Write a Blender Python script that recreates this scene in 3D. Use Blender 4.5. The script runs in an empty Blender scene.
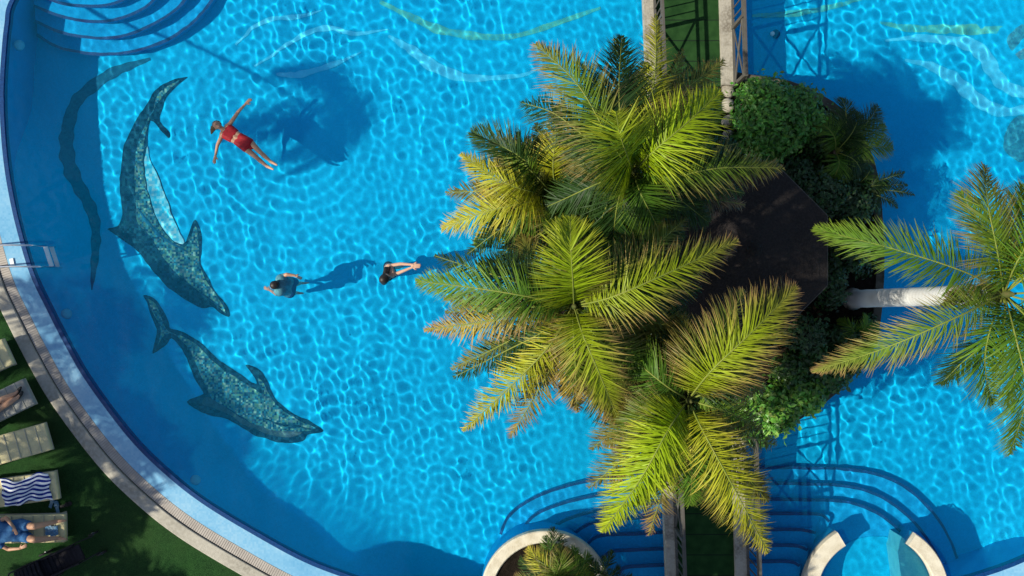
import bpy, bmesh, math, random
import numpy as np
from mathutils import Vector, Matrix

# ------------------------------------------------------------------ camera, world, sun, exposure
S = bpy.context.scene
C = S.collection
CAM_H, FPX = 18.0, 864.0
cam = bpy.data.cameras.new('camera')
cam_o = bpy.data.objects.new('camera', cam)
C.objects.link(cam_o)
cam_o.location = (0, 0, CAM_H)
cam.sensor_width = 36
cam.lens = FPX * 36 / 1024
cam.clip_end = 2000
S.camera = cam_o
EL, AZ = math.radians(43), math.radians(13)
w = bpy.data.worlds.new('World'); S.world = w; w.use_nodes = True
wn = w.node_tree
sky = wn.nodes.new('ShaderNodeTexSky'); sky.sky_type = 'NISHITA'; sky.sun_disc = False
sky.sun_elevation = EL
sky.sun_rotation = math.atan2(-math.cos(AZ), -math.sin(AZ))
wn.links.new(sky.outputs[0], wn.nodes['Background'].inputs[0])
wn.nodes['Background'].inputs[1].default_value = 0.10
sun = bpy.data.lights.new('sun', 'SUN'); sun.energy = 4.7; sun.angle = math.radians(0.6)
sun.color = (1, .94, .78)
sun.cycles.is_caustics_light = True
sun_o = bpy.data.objects.new('sun', sun); C.objects.link(sun_o)
sun_o.rotation_euler = (0, -(math.pi / 2 - EL), AZ)
S.view_settings.view_transform = 'Standard'
S.view_settings.look = 'None'
S.view_settings.exposure = 0.3
S.view_settings.gamma = 1
S.view_settings.use_curve_mapping = False
S.cycles.use_denoising = True
S.cycles.max_bounces = 10
S.cycles.transparent_max_bounces = 12
S.cycles.sample_clamp_indirect = 4

IOR = 1.2
VEIL = .065
DEPTH = 1.4
random.seed(7)
rng = np.random.default_rng(7)


def W(px, py, z=0.0):
    s = (CAM_H - z) / FPX
    return Vector(((px - 512) * s, (288 - py) * s, z))


def U(px, py, z):
    """point at depth z (<0) seen through the water surface at this pixel of the plan view"""
    d = Vector(((px - 512) / FPX, (288 - py) / FPX, -1)).normalized()
    p = W(px, py, 0)
    h = Vector((d.x, d.y, 0)) / IOR
    c = math.sqrt(1 - h.length_squared)
    return Vector((p.x + h.x / c * -z, p.y + h.y / c * -z, z))


# ------------------------------------------------------------------ helpers
def tag(o, label=None, cat=None, group=None, kind=None):
    if label: o['label'] = label
    if cat: o['category'] = cat
    if group: o['group'] = group
    if kind: o['kind'] = kind
    return o


def link_mesh(name, verts, faces, mat, parent=None, smooth=False, uvs=None, cols=None):
    me = bpy.data.meshes.new(name)
    me.from_pydata([tuple(v) for v in verts], [], faces)
    if smooth: me.shade_smooth()
    if cols is not None:
        a = me.color_attributes.new('Col', 'FLOAT_COLOR', 'POINT')
        a.data.foreach_set('color', np.asarray(cols, dtype=np.float32).ravel())
    o = bpy.data.objects.new(name, me)
    C.objects.link(o)
    if mat: me.materials.append(mat)
    if parent: 
        o.parent = parent
        o.matrix_parent_inverse = Matrix.Translation(-parent.location) if parent.parent is None else parent.matrix_parent_inverse.inverted() @ Matrix.Translation((0, 0, 0)) @ parent.matrix_parent_inverse
        if parent.parent is None:
            o.matrix_parent_inverse = (Matrix.Translation(parent.location) @ parent.rotation_euler.to_matrix().to_4x4()).inverted()
        else:
            r = parent.parent
            o.matrix_parent_inverse = Matrix.Identity(4)
            # the parent part already carries the root inverse, so its own space equals the world
    return o


def empty(name, loc, label=None, cat=None, group=None, rz=0):
    o = bpy.data.objects.new(name, None)
    o.empty_display_size = .2
    C.objects.link(o); o.location = loc; o.rotation_euler = (0, 0, rz)
    return tag(o, label, cat, group)


def obj_bm(name, bm, mat, parent=None, smooth=False):
    me = bpy.data.meshes.new(name)
    bm.normal_update()
    bm.to_mesh(me); bm.free()
    if smooth: me.shade_smooth()
    o = bpy.data.objects.new(name, me); C.objects.link(o)
    me.materials.append(mat)
    if parent:
        o.parent = parent
        if parent.parent is None:
            o.matrix_parent_inverse = (Matrix.Translation(parent.location) @ parent.rotation_euler.to_matrix().to_4x4()).inverted()
    return o


def add_box(bm, c, s, rot=None, bevel=0.0):
    r = bmesh.ops.create_cube(bm, size=1)
    vs = r['verts']
    M = Matrix.Translation(c) @ (rot.to_4x4() if rot else Matrix.Identity(4)) @ Matrix.Diagonal((*s, 1))
    bmesh.ops.transform(bm, matrix=M, verts=vs)
    if bevel:
        es = list({e for v in vs for e in v.link_edges})
        bmesh.ops.bevel(bm, geom=es, offset=bevel, segments=2, affect='EDGES', profile=.7)


def add_tube(bm, pts, r, n=8, caps=True):
    """tube along points; r a number or one radius per point"""
    pts = [Vector(p) for p in pts]
    rr = [r] * len(pts) if isinstance(r, (int, float)) else list(r)
    rings = []
    up = None
    for i, p in enumerate(pts):
        t = (pts[min(i + 1, len(pts) - 1)] - pts[max(i - 1, 0)]).normalized()
        if up is None:
            up = t.orthogonal().normalized()
        up = (up - t * up.dot(t)).normalized()
        s = t.cross(up)
        rings.append([bm.verts.new(p + (up * math.cos(a) + s * math.sin(a)) * rr[i]) for a in [2 * math.pi * k / n for k in range(n)]])
    for a, b in zip(rings, rings[1:]):
        for k in range(n):
            bm.faces.new((a[k], a[(k + 1) % n], b[(k + 1) % n], b[k]))
    if caps:
        bm.faces.new(list(reversed(rings[0]))); bm.faces.new(rings[-1])


def add_prism(bm, pts2, z0, z1, slope=None):
    """closed prism of a plan outline"""
    b = [bm.verts.new((p[0], p[1], z0)) for p in pts2]
    t = [bm.verts.new((p[0], p[1], z1)) for p in pts2]
    n = len(pts2)
    for i in range(n):
        bm.faces.new((b[i], b[(i + 1) % n], t[(i + 1) % n], t[i]))
    bmesh.ops.triangulate(bm, faces=[bm.faces.new(t), bm.faces.new(list(reversed(b)))])
    bmesh.ops.recalc_face_normals(bm, faces=bm.faces[:])


def cat(pts, m=6, closed=False):
    """Catmull-Rom through points"""
    P = [np.array(p, float) for p in pts]
    n = len(P); out = []
    rg = range(n) if closed else range(n - 1)
    for i in rg:
        if closed:
            p0, p1, p2, p3 = P[i - 1], P[i], P[(i + 1) % n], P[(i + 2) % n]
        else:
            p0 = P[i - 1] if i > 0 else 2 * P[0] - P[1]
            p1, p2 = P[i], P[i + 1]
            p3 = P[i + 2] if i + 2 < n else 2 * P[-1] - P[-2]
        for k in range(m):
            t = k / m
            out.append(.5 * ((2 * p1) + (-p0 + p2) * t + (2 * p0 - 5 * p1 + 4 * p2 - p3) * t * t + (-p0 + 3 * p1 - 3 * p2 + p3) * t ** 3))
    if not closed: out.append(P[-1])
    return np.array(out)


def offset(poly, d):
    """offset a closed counter-clockwise outline outwards by d"""
    p = np.asarray(poly)
    t = np.roll(p, -1, 0) - np.roll(p, 1, 0)
    t /= np.linalg.norm(t, axis=1)[:, None]
    nrm = np.stack([t[:, 1], -t[:, 0]], 1)
    return p + nrm * d


# ------------------------------------------------------------------ materials
def mat(name, base=(.5, .5, .5), rough=.6, spec=.4, metal=0, noise=None, bump=None, attr=False, trans=0.0, coat=0):
    """noise = list of (scale, strength, colour2, detail); bump = (scale, strength)"""
    m = bpy.data.materials.new(name); m.use_nodes = True
    nt = m.node_tree; P = nt.nodes['Principled BSDF']
    P.inputs['Roughness'].default_value = rough
    P.inputs['Specular IOR Level'].default_value = spec
    P.inputs['Metallic'].default_value = metal
    P.inputs['Coat Weight'].default_value = coat
    tc = nt.nodes.new('ShaderNodeTexCoord')
    if attr:
        a = nt.nodes.new('ShaderNodeVertexColor'); a.layer_name = 'Col'
        col = a.outputs[0]
    else:
        r = nt.nodes.new('ShaderNodeRGB'); r.outputs[0].default_value = (*base, 1); col = r.outputs[0]
    for sc, st, c2, det in (noise or []):
        n = nt.nodes.new('ShaderNodeTexNoise'); n.inputs['Scale'].default_value = sc; n.inputs['Detail'].default_value = det
        nt.links.new(tc.outputs['Object'], n.inputs['Vector'])
        mr = nt.nodes.new('ShaderNodeMapRange'); mr.inputs[1].default_value = .4; mr.inputs[2].default_value = .65
        mr.inputs[4].default_value = st
        nt.links.new(n.outputs[0], mr.inputs[0])
        mx = nt.nodes.new('ShaderNodeMix'); mx.data_type = 'RGBA'
        nt.links.new(mr.outputs[0], mx.inputs[0]); nt.links.new(col, mx.inputs[6]); mx.inputs[7].default_value = (*c2, 1)
        col = mx.outputs[2]
    nt.links.new(col, P.inputs['Base Color'])
    if bump:
        n = nt.nodes.new('ShaderNodeTexNoise'); n.inputs['Scale'].default_value = bump[0]; n.inputs['Detail'].default_value = 4
        nt.links.new(tc.outputs['Object'], n.inputs['Vector'])
        b = nt.nodes.new('ShaderNodeBump'); b.inputs['Strength'].default_value = bump[1]; b.inputs['Distance'].default_value = .02
        nt.links.new(n.outputs[0], b.inputs['Height']); nt.links.new(b.outputs[0], P.inputs['Normal'])
    if trans:
        t = nt.nodes.new('ShaderNodeBsdfTranslucent'); nt.links.new(col, t.inputs[0])
        ms = nt.nodes.new('ShaderNodeMixShader'); ms.inputs[0].default_value = trans
        nt.links.new(P.outputs[0], ms.inputs[1]); nt.links.new(t.outputs[0], ms.inputs[2])
        nt.links.new(ms.outputs[0], nt.nodes['Material Output'].inputs[0])
    return m


def mosaic(name, cols, tile=0.025, contrast=1.0, rough=.3, spec=.3, patch=None):
    """small square glass tiles: each tile takes one colour of the ramp (random), grout lines between"""
    m = bpy.data.materials.new(name); m.use_nodes = True
    nt = m.node_tree; P = nt.nodes['Principled BSDF']
    P.inputs['Roughness'].default_value = rough; P.inputs['Specular IOR Level'].default_value = spec
    tc = nt.nodes.new('ShaderNodeTexCoord')
    sc = nt.nodes.new('ShaderNodeVectorMath'); sc.operation = 'SCALE'; sc.inputs['Scale'].default_value = 1 / tile
    fl = nt.nodes.new('ShaderNodeVectorMath'); fl.operation = 'FLOOR'
    nt.links.new(tc.outputs['Object'], sc.inputs[0]); nt.links.new(sc.outputs[0], fl.inputs[0])
    wnz = nt.nodes.new('ShaderNodeTexWhiteNoise'); wnz.noise_dimensions = '3D'; nt.links.new(fl.outputs[0], wnz.inputs[0])
    ns = nt.nodes.new('ShaderNodeTexNoise'); ns.inputs['Scale'].default_value = patch or .08; ns.inputs['Detail'].default_value = 3
    nt.links.new(fl.outputs[0], ns.inputs['Vector'])
    st = nt.nodes.new('ShaderNodeMapRange'); st.inputs[1].default_value = .3; st.inputs[2].default_value = .7
    nt.links.new(ns.outputs[0], st.inputs[0])
    mx = nt.nodes.new('ShaderNodeMix'); mx.data_type = 'FLOAT'; mx.inputs[0].default_value = contrast
    nt.links.new(st.outputs[0], mx.inputs[2]); nt.links.new(wnz.outputs[0], mx.inputs[3])
    cr = nt.nodes.new('ShaderNodeValToRGB'); cr.color_ramp.interpolation = 'LINEAR'
    e = cr.color_ramp.elements
    while len(e) < len(cols): e.new(.5)
    for i, c in enumerate(cols):
        e[i].position = i / max(1, len(cols) - 1); e[i].color = (*c, 1)
    nt.links.new(mx.outputs[0], cr.inputs[0])
    nt.links.new(cr.outputs[0], P.inputs['Base Color'])
    return m


TILE_A, TILE_B = (.002, .335, .62), (.003, .43, .76)
M = {}
M['pool'] = mosaic('pool_tile', [TILE_A, TILE_B], .033, .5, patch=.02, rough=.6, spec=.02)
M['step'] = mosaic('pool_step_tile', [(.003, .26, .58), (.006, .36, .72)], .033, .6, rough=.6, spec=.02)
M['nosing'] = mosaic('navy_tile', [(.004, .035, .13), (.006, .055, .19)], .025, 1)
M['wall'] = mosaic('pool_wall_tile', [(.003, .23, .54), (.006, .30, .64)], .033, .5)
M['ledge'] = mosaic('pale_blue_tile', [(.13, .36, .58), (.20, .44, .64), (.30, .52, .68)], .04, .35, rough=.15, spec=.5, patch=.05)
M['m_dark'] = mosaic('black_mosaic', [(.002, .012, .03), (.004, .03, .06), (.008, .07, .11), (.003, .02, .08)], .055, .8, spec=0)
M['m_body'] = mosaic('green_mosaic', [(.003, .03, .08), (.015, .12, .16), (.07, .23, .16), (.02, .21, .30), (.004, .04, .10), (.17, .40, .34)], .042, 1.0, patch=.25, spec=0)
M['m_back'] = mosaic('slate_mosaic', [(.006, .03, .05), (.02, .09, .12), (.01, .05, .07), (.05, .16, .14)], .05, .7, patch=.2)
M['m_belly'] = mosaic('pale_mosaic', [(.01, .40, .62), (.04, .46, .66), (.16, .58, .70), (.30, .66, .70)], .055, .7, patch=.1, spec=0)
M['m_ribbon'] = mosaic('blue_grey_mosaic', [(.005, .06, .14), (.008, .10, .19), (.010, .12, .20)], .05, .7, spec=0)
M['m_pale'] = mosaic('aqua_mosaic', [(.025, .47, .75), (.06, .53, .80)], .04, .5)
M['m_green'] = mosaic('lime_mosaic', [(.01, .38, .56), (.04, .42, .42), (.07, .42, .30)], .04, .5)
M['m_reef'] = mosaic('teal_mosaic', [(.01, .16, .28), (.02, .22, .32), (.02, .30, .42)], .05, .9)


def water_mat():
    m = bpy.data.materials.new('water'); m.use_nodes = True
    nt = m.node_tree; nt.nodes.clear()
    out = nt.nodes.new('ShaderNodeOutputMaterial')
    g = nt.nodes.new('ShaderNodeBsdfGlass'); g.inputs['IOR'].default_value = IOR; g.inputs['Roughness'].default_value = 0
    # scattered light as a faint blue surface veil, put in to lift the shade
    d = nt.nodes.new('ShaderNodeBsdfDiffuse'); d.inputs['Color'].default_value = (.004, .40, .80, 1)
    mx = nt.nodes.new('ShaderNodeMixShader'); mx.inputs[0].default_value = VEIL
    nt.links.new(g.outputs[0], mx.inputs[1]); nt.links.new(d.outputs[0], mx.inputs[2])
    nt.links.new(mx.outputs[0], out.inputs[0])
    return m


M['water'] = water_mat()
M['concrete'] = mat('pale_concrete', (.40, .37, .31), .85, .2, noise=[(1.6, .8, (.24, .22, .18), 6), (14, .5, (.5, .47, .4), 3)], bump=(60, .3))
M['cream_wall'] = mat('cream_render', (.66, .6, .47), .8, .2, noise=[(5, .7, (.45, .38, .26), 6), (40, .4, (.75, .7, .6), 3)], bump=(50, .4))
M['deck_edge'] = mat('worn_kerb', (.36, .33, .27), .85, .2, noise=[(3, .9, (.16, .14, .11), 6), (20, .5, (.45, .42, .36), 3)], bump=(30, .4))
M['soil'] = mat('dark_soil', (.018, .013, .010), .95, .05, noise=[(9, .8, (.007, .006, .004), 6)], bump=(40, 1))
M['roof'] = mat('bitumen_shingle', (.026, .022, .022), .95, .1, noise=[(1.3, .8, (.020, .016, .015), 8), (26, .5, (.042, .036, .035), 3)], bump=(30, .6))
M['ridge'] = mat('ridge_shingle', (.018, .016, .017), .95, .1, noise=[(12, .6, (.03, .026, .026), 3)], bump=(30, .5))
M['wood'] = mat('grey_painted_wood', (.09, .085, .075), .6, .3, noise=[(8, .6, (.07, .06, .05), 5)])
M['steel'] = mat('polished_steel', (.75, .76, .78), .18, .5, metal=1)
M['white'] = mat('white_plastic', (.75, .76, .76), .4, .4, noise=[(12, .4, (.55, .56, .56), 3)])
M['cushion'] = mat('cream_vinyl', (.72, .61, .31), .6, .3, noise=[(5, .6, (.42, .38, .24), 5), (30, .2, (.7, .66, .5), 2)], bump=(14, .25))
M['frame'] = mat('beige_plastic', (.42, .4, .32), .5, .3)
M['skin'] = mat('tanned_skin', (.52, .29, .18), .5, .35, noise=[(7, .4, (.44, .22, .13), 3)])
M['skin_pale'] = mat('fair_skin', (.60, .36, .25), .5, .35, noise=[(7, .4, (.5, .27, .18), 3)])
M['hair_blond'] = mat('fair_hair', (.20, .12, .045), .6, .3, noise=[(40, .8, (.07, .04, .015), 2)])
M['hair_dark'] = mat('dark_hair', (.012, .009, .008), .5, .4, noise=[(40, .6, (.03, .022, .018), 2)])
M['red'] = mat('red_swimsuit', (.42, .010, .020), .6, .3, noise=[(26, .7, (.25, .012, .015), 2)])
M['teal'] = mat('teal_shirt', (.09, .27, .33), .8, .2, noise=[(20, .5, (.03, .10, .15), 3)])
M['navy'] = mat('navy_cloth', (.012, .03, .13), .8, .2)
M['black'] = mat('black_cloth', (.010, .009, .012), .8, .25, noise=[(15, .6, (.022, .019, .028), 3)])
M['rubber'] = mat('black_rubber', (.012, .012, .012), .6, .4)
M['blue_dress'] = mat('blue_cotton', (.05, .15, .32), .85, .15, noise=[(9, .8, (.02, .08, .23), 4)], bump=(18, .6))
M['eye'] = mat('dark_eye', (.02, .015, .012), .3, .5)
M['lip'] = mat('lips', (.4, .1, .08), .4, .4)
M['leaf'] = mat('palm_leaflets', rough=.5, spec=.28, attr=True, trans=.32)
M['shrub'] = mat('shrub_leaves', rough=.4, spec=.45, attr=True, trans=.22)
M['rachis'] = mat('frond_stalk', (.17, .22, .035), .6, .25, noise=[(10, .5, (.25, .22, .05), 3)])
M['heart'] = mat('green_crown_shaft', (.06, .085, .02), .8, .15, noise=[(20, .6, (.12, .09, .04), 3)])
M['kerb_dark'] = mat('shade_dark_kerb', (.10, .09, .07), .9, .1, noise=[(4, .8, (.04, .04, .03), 5)], bump=(30, .5))  # kerb darkened to put the shade under the palms into its colour
M['trunk'] = mat('brown_palm_trunk', (.16, .12, .08), .9, .15, noise=[(12, .7, (.07, .05, .035), 5)], bump=(16, .8))


def ring_trunk():
    m = mat('grey_palm_trunk', (.68, .68, .67), .65, .25, noise=[(2.2, .5, (.52, .51, .50), 5), (25, .2, (.64, .64, .62), 3)], bump=(10, .3))
    nt = m.node_tree; P = nt.nodes['Principled BSDF']
    wv = nt.nodes.new('ShaderNodeTexWave'); wv.bands_direction = 'Z'; wv.inputs['Scale'].default_value = 2.6; wv.inputs['Distortion'].default_value = .25
    tc = nt.nodes.new('ShaderNodeTexCoord'); nt.links.new(tc.outputs['Object'], wv.inputs[0])
    b = nt.nodes.new('ShaderNodeBump'); b.inputs['Strength'].default_value = .12; b.inputs['Distance'].default_value = .02
    nt.links.new(wv.outputs[0], b.inputs['Height'])
    nt.links.new(b.outputs[0], P.inputs['Normal'])
    return m


M['grey_trunk'] = ring_trunk()


def grass_mat():
    m = mat('short_turf', (.009, .046, .012), .9, .1, noise=[(1.1, .8, (.017, .062, .013), 6), (7, .6, (.006, .026, .008), 5), (60, .6, (.04, .115, .03), 2), (.5, .5, (.03, .06, .018), 4)], bump=(140, 1))
    return m


M['grass'] = grass_mat()


def plank_mat():
    """green painted boards laid across the walkway, dark joints, worn edges"""
    m = bpy.data.materials.new('green_boards'); m.use_nodes = True
    nt = m.node_tree; P = nt.nodes['Principled BSDF']; P.inputs['Roughness'].default_value = .9; P.inputs['Specular IOR Level'].default_value = .08
    tc = nt.nodes.new('ShaderNodeTexCoord'); sx = nt.nodes.new('ShaderNodeSeparateXYZ'); nt.links.new(tc.outputs['Object'], sx.inputs[0])
    mu = nt.nodes.new('ShaderNodeMath'); mu.operation = 'MULTIPLY'; mu.inputs[1].default_value = 1 / .42; nt.links.new(sx.outputs[1], mu.inputs[0])
    fr = nt.nodes.new('ShaderNodeMath'); fr.operation = 'FRACT'; nt.links.new(mu.outputs[0], fr.inputs[0])
    lt = nt.nodes.new('ShaderNodeMath'); lt.operation = 'LESS_THAN'; lt.inputs[1].default_value = .05; nt.links.new(fr.outputs[0], lt.inputs[0])
    n = nt.nodes.new('ShaderNodeTexNoise'); n.inputs['Scale'].default_value = 5; n.inputs['Detail'].default_value = 6; nt.links.new(tc.outputs['Object'], n.inputs['Vector'])
    cr = nt.nodes.new('ShaderNodeValToRGB'); cr.color_ramp.elements[0].position = .3; cr.color_ramp.elements[0].color = (.010, .036, .010, 1)
    cr.color_ramp.elements[1].position = .7; cr.color_ramp.elements[1].color = (.022, .066, .018, 1); nt.links.new(n.outputs[0], cr.inputs[0])
    mx = nt.nodes.new('ShaderNodeMix'); mx.data_type = 'RGBA'; nt.links.new(lt.outputs[0], mx.inputs[0]); nt.links.new(cr.outputs[0], mx.inputs[6]); mx.inputs[7].default_value = (.01, .02, .012, 1)
    nt.links.new(mx.outputs[2], P.inputs['Base Color'])
    return m


M['planks'] = plank_mat()
M['lamp_glass'] = mat('frosted_lens', (.10, .45, .62), .4, .3)


def towel_mat():
    m = bpy.data.materials.new('striped_towel'); m.use_nodes = True
    nt = m.node_tree; P = nt.nodes['Principled BSDF']; P.inputs['Roughness'].default_value = .95; P.inputs['Specular IOR Level'].default_value = .1
    a = nt.nodes.new('ShaderNodeVertexColor'); a.layer_name = 'Col'
    sx = nt.nodes.new('ShaderNodeSeparateXYZ'); nt.links.new(a.outputs[0], sx.inputs[0])
    mu = nt.nodes.new('ShaderNodeMath'); mu.operation = 'MULTIPLY'; mu.inputs[1].default_value = 6.5; nt.links.new(sx.outputs[1], mu.inputs[0])
    fr = nt.nodes.new('ShaderNodeMath'); fr.operation = 'FRACT'; nt.links.new(mu.outputs[0], fr.inputs[0])
    lt = nt.nodes.new('ShaderNodeMath'); lt.operation = 'LESS_THAN'; lt.inputs[1].default_value = .5; nt.links.new(fr.outputs[0], lt.inputs[0])
    mx = nt.nodes.new('ShaderNodeMix'); mx.data_type = 'RGBA'; nt.links.new(lt.outputs[0], mx.inputs[0]); mx.inputs[6].default_value = (.012, .03, .22, 1); mx.inputs[7].default_value = (.78, .8, .84, 1)
    nt.links.new(mx.outputs[2], P.inputs['Base Color'])
    return m


M['towel'] = towel_mat()

# ------------------------------------------------------------------ the pool basin
RIM = [(15, 0), (9, 25), (6, 55), (4, 90), (5, 125), (8, 160), (13, 192), (21, 228), (34, 272), (50, 306), (70, 345), (92, 382),
       (132, 435), (167, 470), (205, 500), (256, 531), (306, 558), (353, 576), (425, 600), (510, 622), (620, 636), (740, 632), (850, 612),
       (930, 588), (1024, 557), (1110, 505), (1180, 420), (1215, 300), (1190, 170), (1110, 50), (980, -60), (800, -130), (600, -160),
       (400, -160), (220, -130), (110, -90), (50, -50)]
rim = cat([W(*p)[:2] for p in RIM], 7, True)
area = np.sum(rim[:, 0] * np.roll(rim[:, 1], -1) - rim[:, 1] * np.roll(rim[:, 0], -1))
if area < 0: rim = rim[::-1]
NR = len(rim)


def band(name, o0, z0, o1, z1, mtl, extra=None):
    """ring between two offsets of the pool outline"""
    a, b = offset(rim, o0), offset(rim, o1)
    v = [(x, y, z0) for x, y in a] + [(x, y, z1) for x, y in b]
    f = [(i, (i + 1) % NR, NR + (i + 1) % NR, NR + i) for i in range(NR)]
    f = [tuple(reversed(q)) for q in f]
    return link_mesh(name, v, f, mtl)


def rings(name, prof, mtl):
    """closed ring with a profile of (offset, z)"""
    v, f = [], []
    for o_, z_ in prof:
        v += [(x, y, z_) for x, y in offset(rim, o_)]
    for k in range(len(prof) - 1):
        for i in range(NR):
            j = (i + 1) % NR
            f.append((k * NR + i, (k + 1) * NR + i, (k + 1) * NR + j, k * NR + j))
    return link_mesh(name, v, f, mtl)


COVE, ZW = 1.75, -.14  # floor curved up to the rim to soften the wall's shade edge


def zwall(x, y):
    """height of the foot of the wall: low beside the steps"""
    f = 1.0
    for cx, cy, r in ((W(100, 0).x, W(100, 0).y, 2.6), (W(720, 610).x, W(720, 610).y, 6.3)):
        q = min(1, max(0, (math.hypot(x - cx, y - cy) - r) / 1.6)); f = min(f, q * q * (3 - 2 * q))
    return -1.36 + (ZW + 1.36) * f


def cove(d, x, y):
    """floor height at distance d from the wall"""
    t = min(1, max(0, d / COVE)); zw_ = zwall(x, y)
    return zw_ + (-DEPTH - zw_) * (1 - (1 - t) ** 2)


def floor_z(x, y):
    d = np.hypot(rim[:, 0] - x, rim[:, 1] - y).min()
    return float(cove(d, x, y))


def UF(px, py):
    """the floor point seen at this pixel of the plan view"""
    z = -DEPTH
    for _ in range(8):
        p = U(px, py, z); z = .5 * z + .5 * floor_z(p.x, p.y)
    return p


bm = bmesh.new()
prev_, NCV = None, 14
for k in range(NCV + 1):
    d_ = COVE * k / NCV
    cur = [bm.verts.new((x, y, float(cove(d_, x, y)))) for x, y in (offset(rim, -d_) if k else offset(rim, .02))]
    if prev_:
        for a_ in range(NR): bm.faces.new((prev_[a_], prev_[(a_ + 1) % NR], cur[(a_ + 1) % NR], cur[a_]))
    prev_ = cur
bmesh.ops.triangulate(bm, faces=[bm.faces.new(prev_)])
floor = obj_bm('pool_floor', bm, M['pool'], smooth=True); tag(floor, kind='structure')
floor.cycles.is_caustics_receiver = True
pw = rings('pool_wall', [(0, -DEPTH), (0, -.16)], M['wall']); tag(pw, kind='structure')
pn = rings('pool_wall_band', [(0, -.16), (0, .018), (.085, .022)], M['nosing']); tag(pn, kind='structure')
for o in (pw, pn): o.cycles.is_caustics_receiver = True
ledge = rings('pool_ledge', [(.085, .020), (.44, .034)], M['ledge']); tag(ledge, kind='structure')

# overflow gutter: one grating strip with cross slots
def gutter_mat():
    m = mat('gutter_grating', (.44, .40, .36), .7, .2, noise=[(4, .6, (.33, .29, .26), 4)])
    return m
gv, gf = [], []
o0, o1 = offset(rim, .445), offset(rim, .64)
seg = np.roll(rim, -1, 0) - rim
M['grate'] = gutter_mat()
M['grate_base'] = mat('gutter_floor', (.30, .27, .24), .8, .2)
gb = rings('gutter_floor', [(.44, .034), (.442, .030), (.638, .030), (.645, .0), (.662, .0)], M['grate_base']); tag(gb, kind='structure')
# slats every 6 cm along the ring
L = np.linalg.norm(np.roll(o0, -1, 0) - o0, axis=1); cum = np.concatenate([[0], np.cumsum(L)])
per = cum[-1]; n_sl = int(per / .048)
oc0 = np.vstack([o0, o0[:1]]); oc1 = np.vstack([o1, o1[:1]])
for k in range(n_sl):
    q = []
    for dd in (0, .036):
        s_ = (k * .048 + dd) % per
        i = min(np.searchsorted(cum, s_, 'right') - 1, NR - 1); t = (s_ - cum[i]) / L[i]
        q.append((oc0[i] * (1 - t) + oc0[i + 1] * t, oc1[i] * (1 - t) + oc1[i + 1] * t))
    b = len(gv)
    (a0, a1), (b0, b1) = q
    gv += [(*a0, .040), (*a1, .040), (*b1, .040), (*b0, .040), (*a0, .014), (*a1, .014), (*b1, .014), (*b0, .014)]
    gf += [(b, b + 1, b + 2, b + 3), (b, b + 4, b + 5, b + 1), (b + 3, b + 2, b + 6, b + 7), (b, b + 3, b + 7, b + 4)]
gr = link_mesh('gutter_grating', gv, gf, M['grate']); tag(gr, kind='structure')
kerb = rings('kerb', [(.660, .02), (.662, .072), (.672, .078), (.90, .078), (.92, .07), (.92, .0)], M['concrete']); tag(kerb, kind='structure')
# the ground: short turf out to the horizon
base = offset(rim, .915)
lv, lf = [], []
R_ = [(0, None), (2, None), (8, None), (40, None), (400, None)]
for d_, _ in R_:
    if d_ < 5:
        lv += [(x, y, .045) for x, y in offset(rim, .915 + d_)]
    else:
        for x, y in base:
            r = math.hypot(x - 1, y); lv.append((1 + (x - 1) / r * (r + d_), y / r * (r + d_), .045))
for k in range(len(R_) - 1):
    for i in range(NR):
        j = (i + 1) % NR
        lf.append((k * NR + i, (k + 1) * NR + i, (k + 1) * NR + j, k * NR + j))
lawn = link_mesh('lawn', lv, lf, M['grass']); tag(lawn, kind='structure')

# water surface: real waves, which focus the sun into the net of light on the floor
x0, x1, y0, y1 = rim[:, 0].min() - .1, rim[:, 0].max() + .1, rim[:, 1].min() - .1, rim[:, 1].max() + .1
STEP = .024
xs = np.arange(x0, x1, STEP); ys = np.arange(y0, y1, STEP)
X, Y = np.meshgrid(xs, ys); Z = np.zeros_like(X)
r2 = np.random.default_rng(11)
for i in range(70):
    a = r2.uniform(0, 2 * math.pi); lam = math.exp(r2.uniform(math.log(.145), math.log(.41))); k = 2 * math.pi / lam
    Z += .00088 * lam * (lam / .35) ** .3 * np.sin(k * (X * math.cos(a) + Y * math.sin(a)) + r2.uniform(0, 6.28))
for i in range(8):        # a gentle swell running across the pool
    a = r2.normal(.15, .25); lam = r2.uniform(.5, .9); k = 2 * math.pi / lam
    Z += .0016 * lam * np.sin(k * (X * math.cos(a) + Y * math.sin(a)) + r2.uniform(0, 6.28))
agit = .85 + .28 * np.sin(X * .55 + 1) * np.sin(Y * .7 + .4) + .22 * np.sin(X * 1.3 + Y * .6) * np.sin(Y * 1.1 - X * .35)
Z *= agit
for (px, py, lam, amp, dec) in ((232, 138, .27, .0021, 2.2), (285, 286, .22, .0012, .9), (392, 270, .22, .0013, .9)):
    c = W(px, py); r = np.hypot(X - c.x, Y - c.y)
    Z += amp * np.sin(2 * math.pi * r / lam) * np.exp(-r / dec) * (1 - np.exp(-r / .25))
ny, nx = X.shape
idx = np.arange(nx * ny).reshape(ny, nx)
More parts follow.
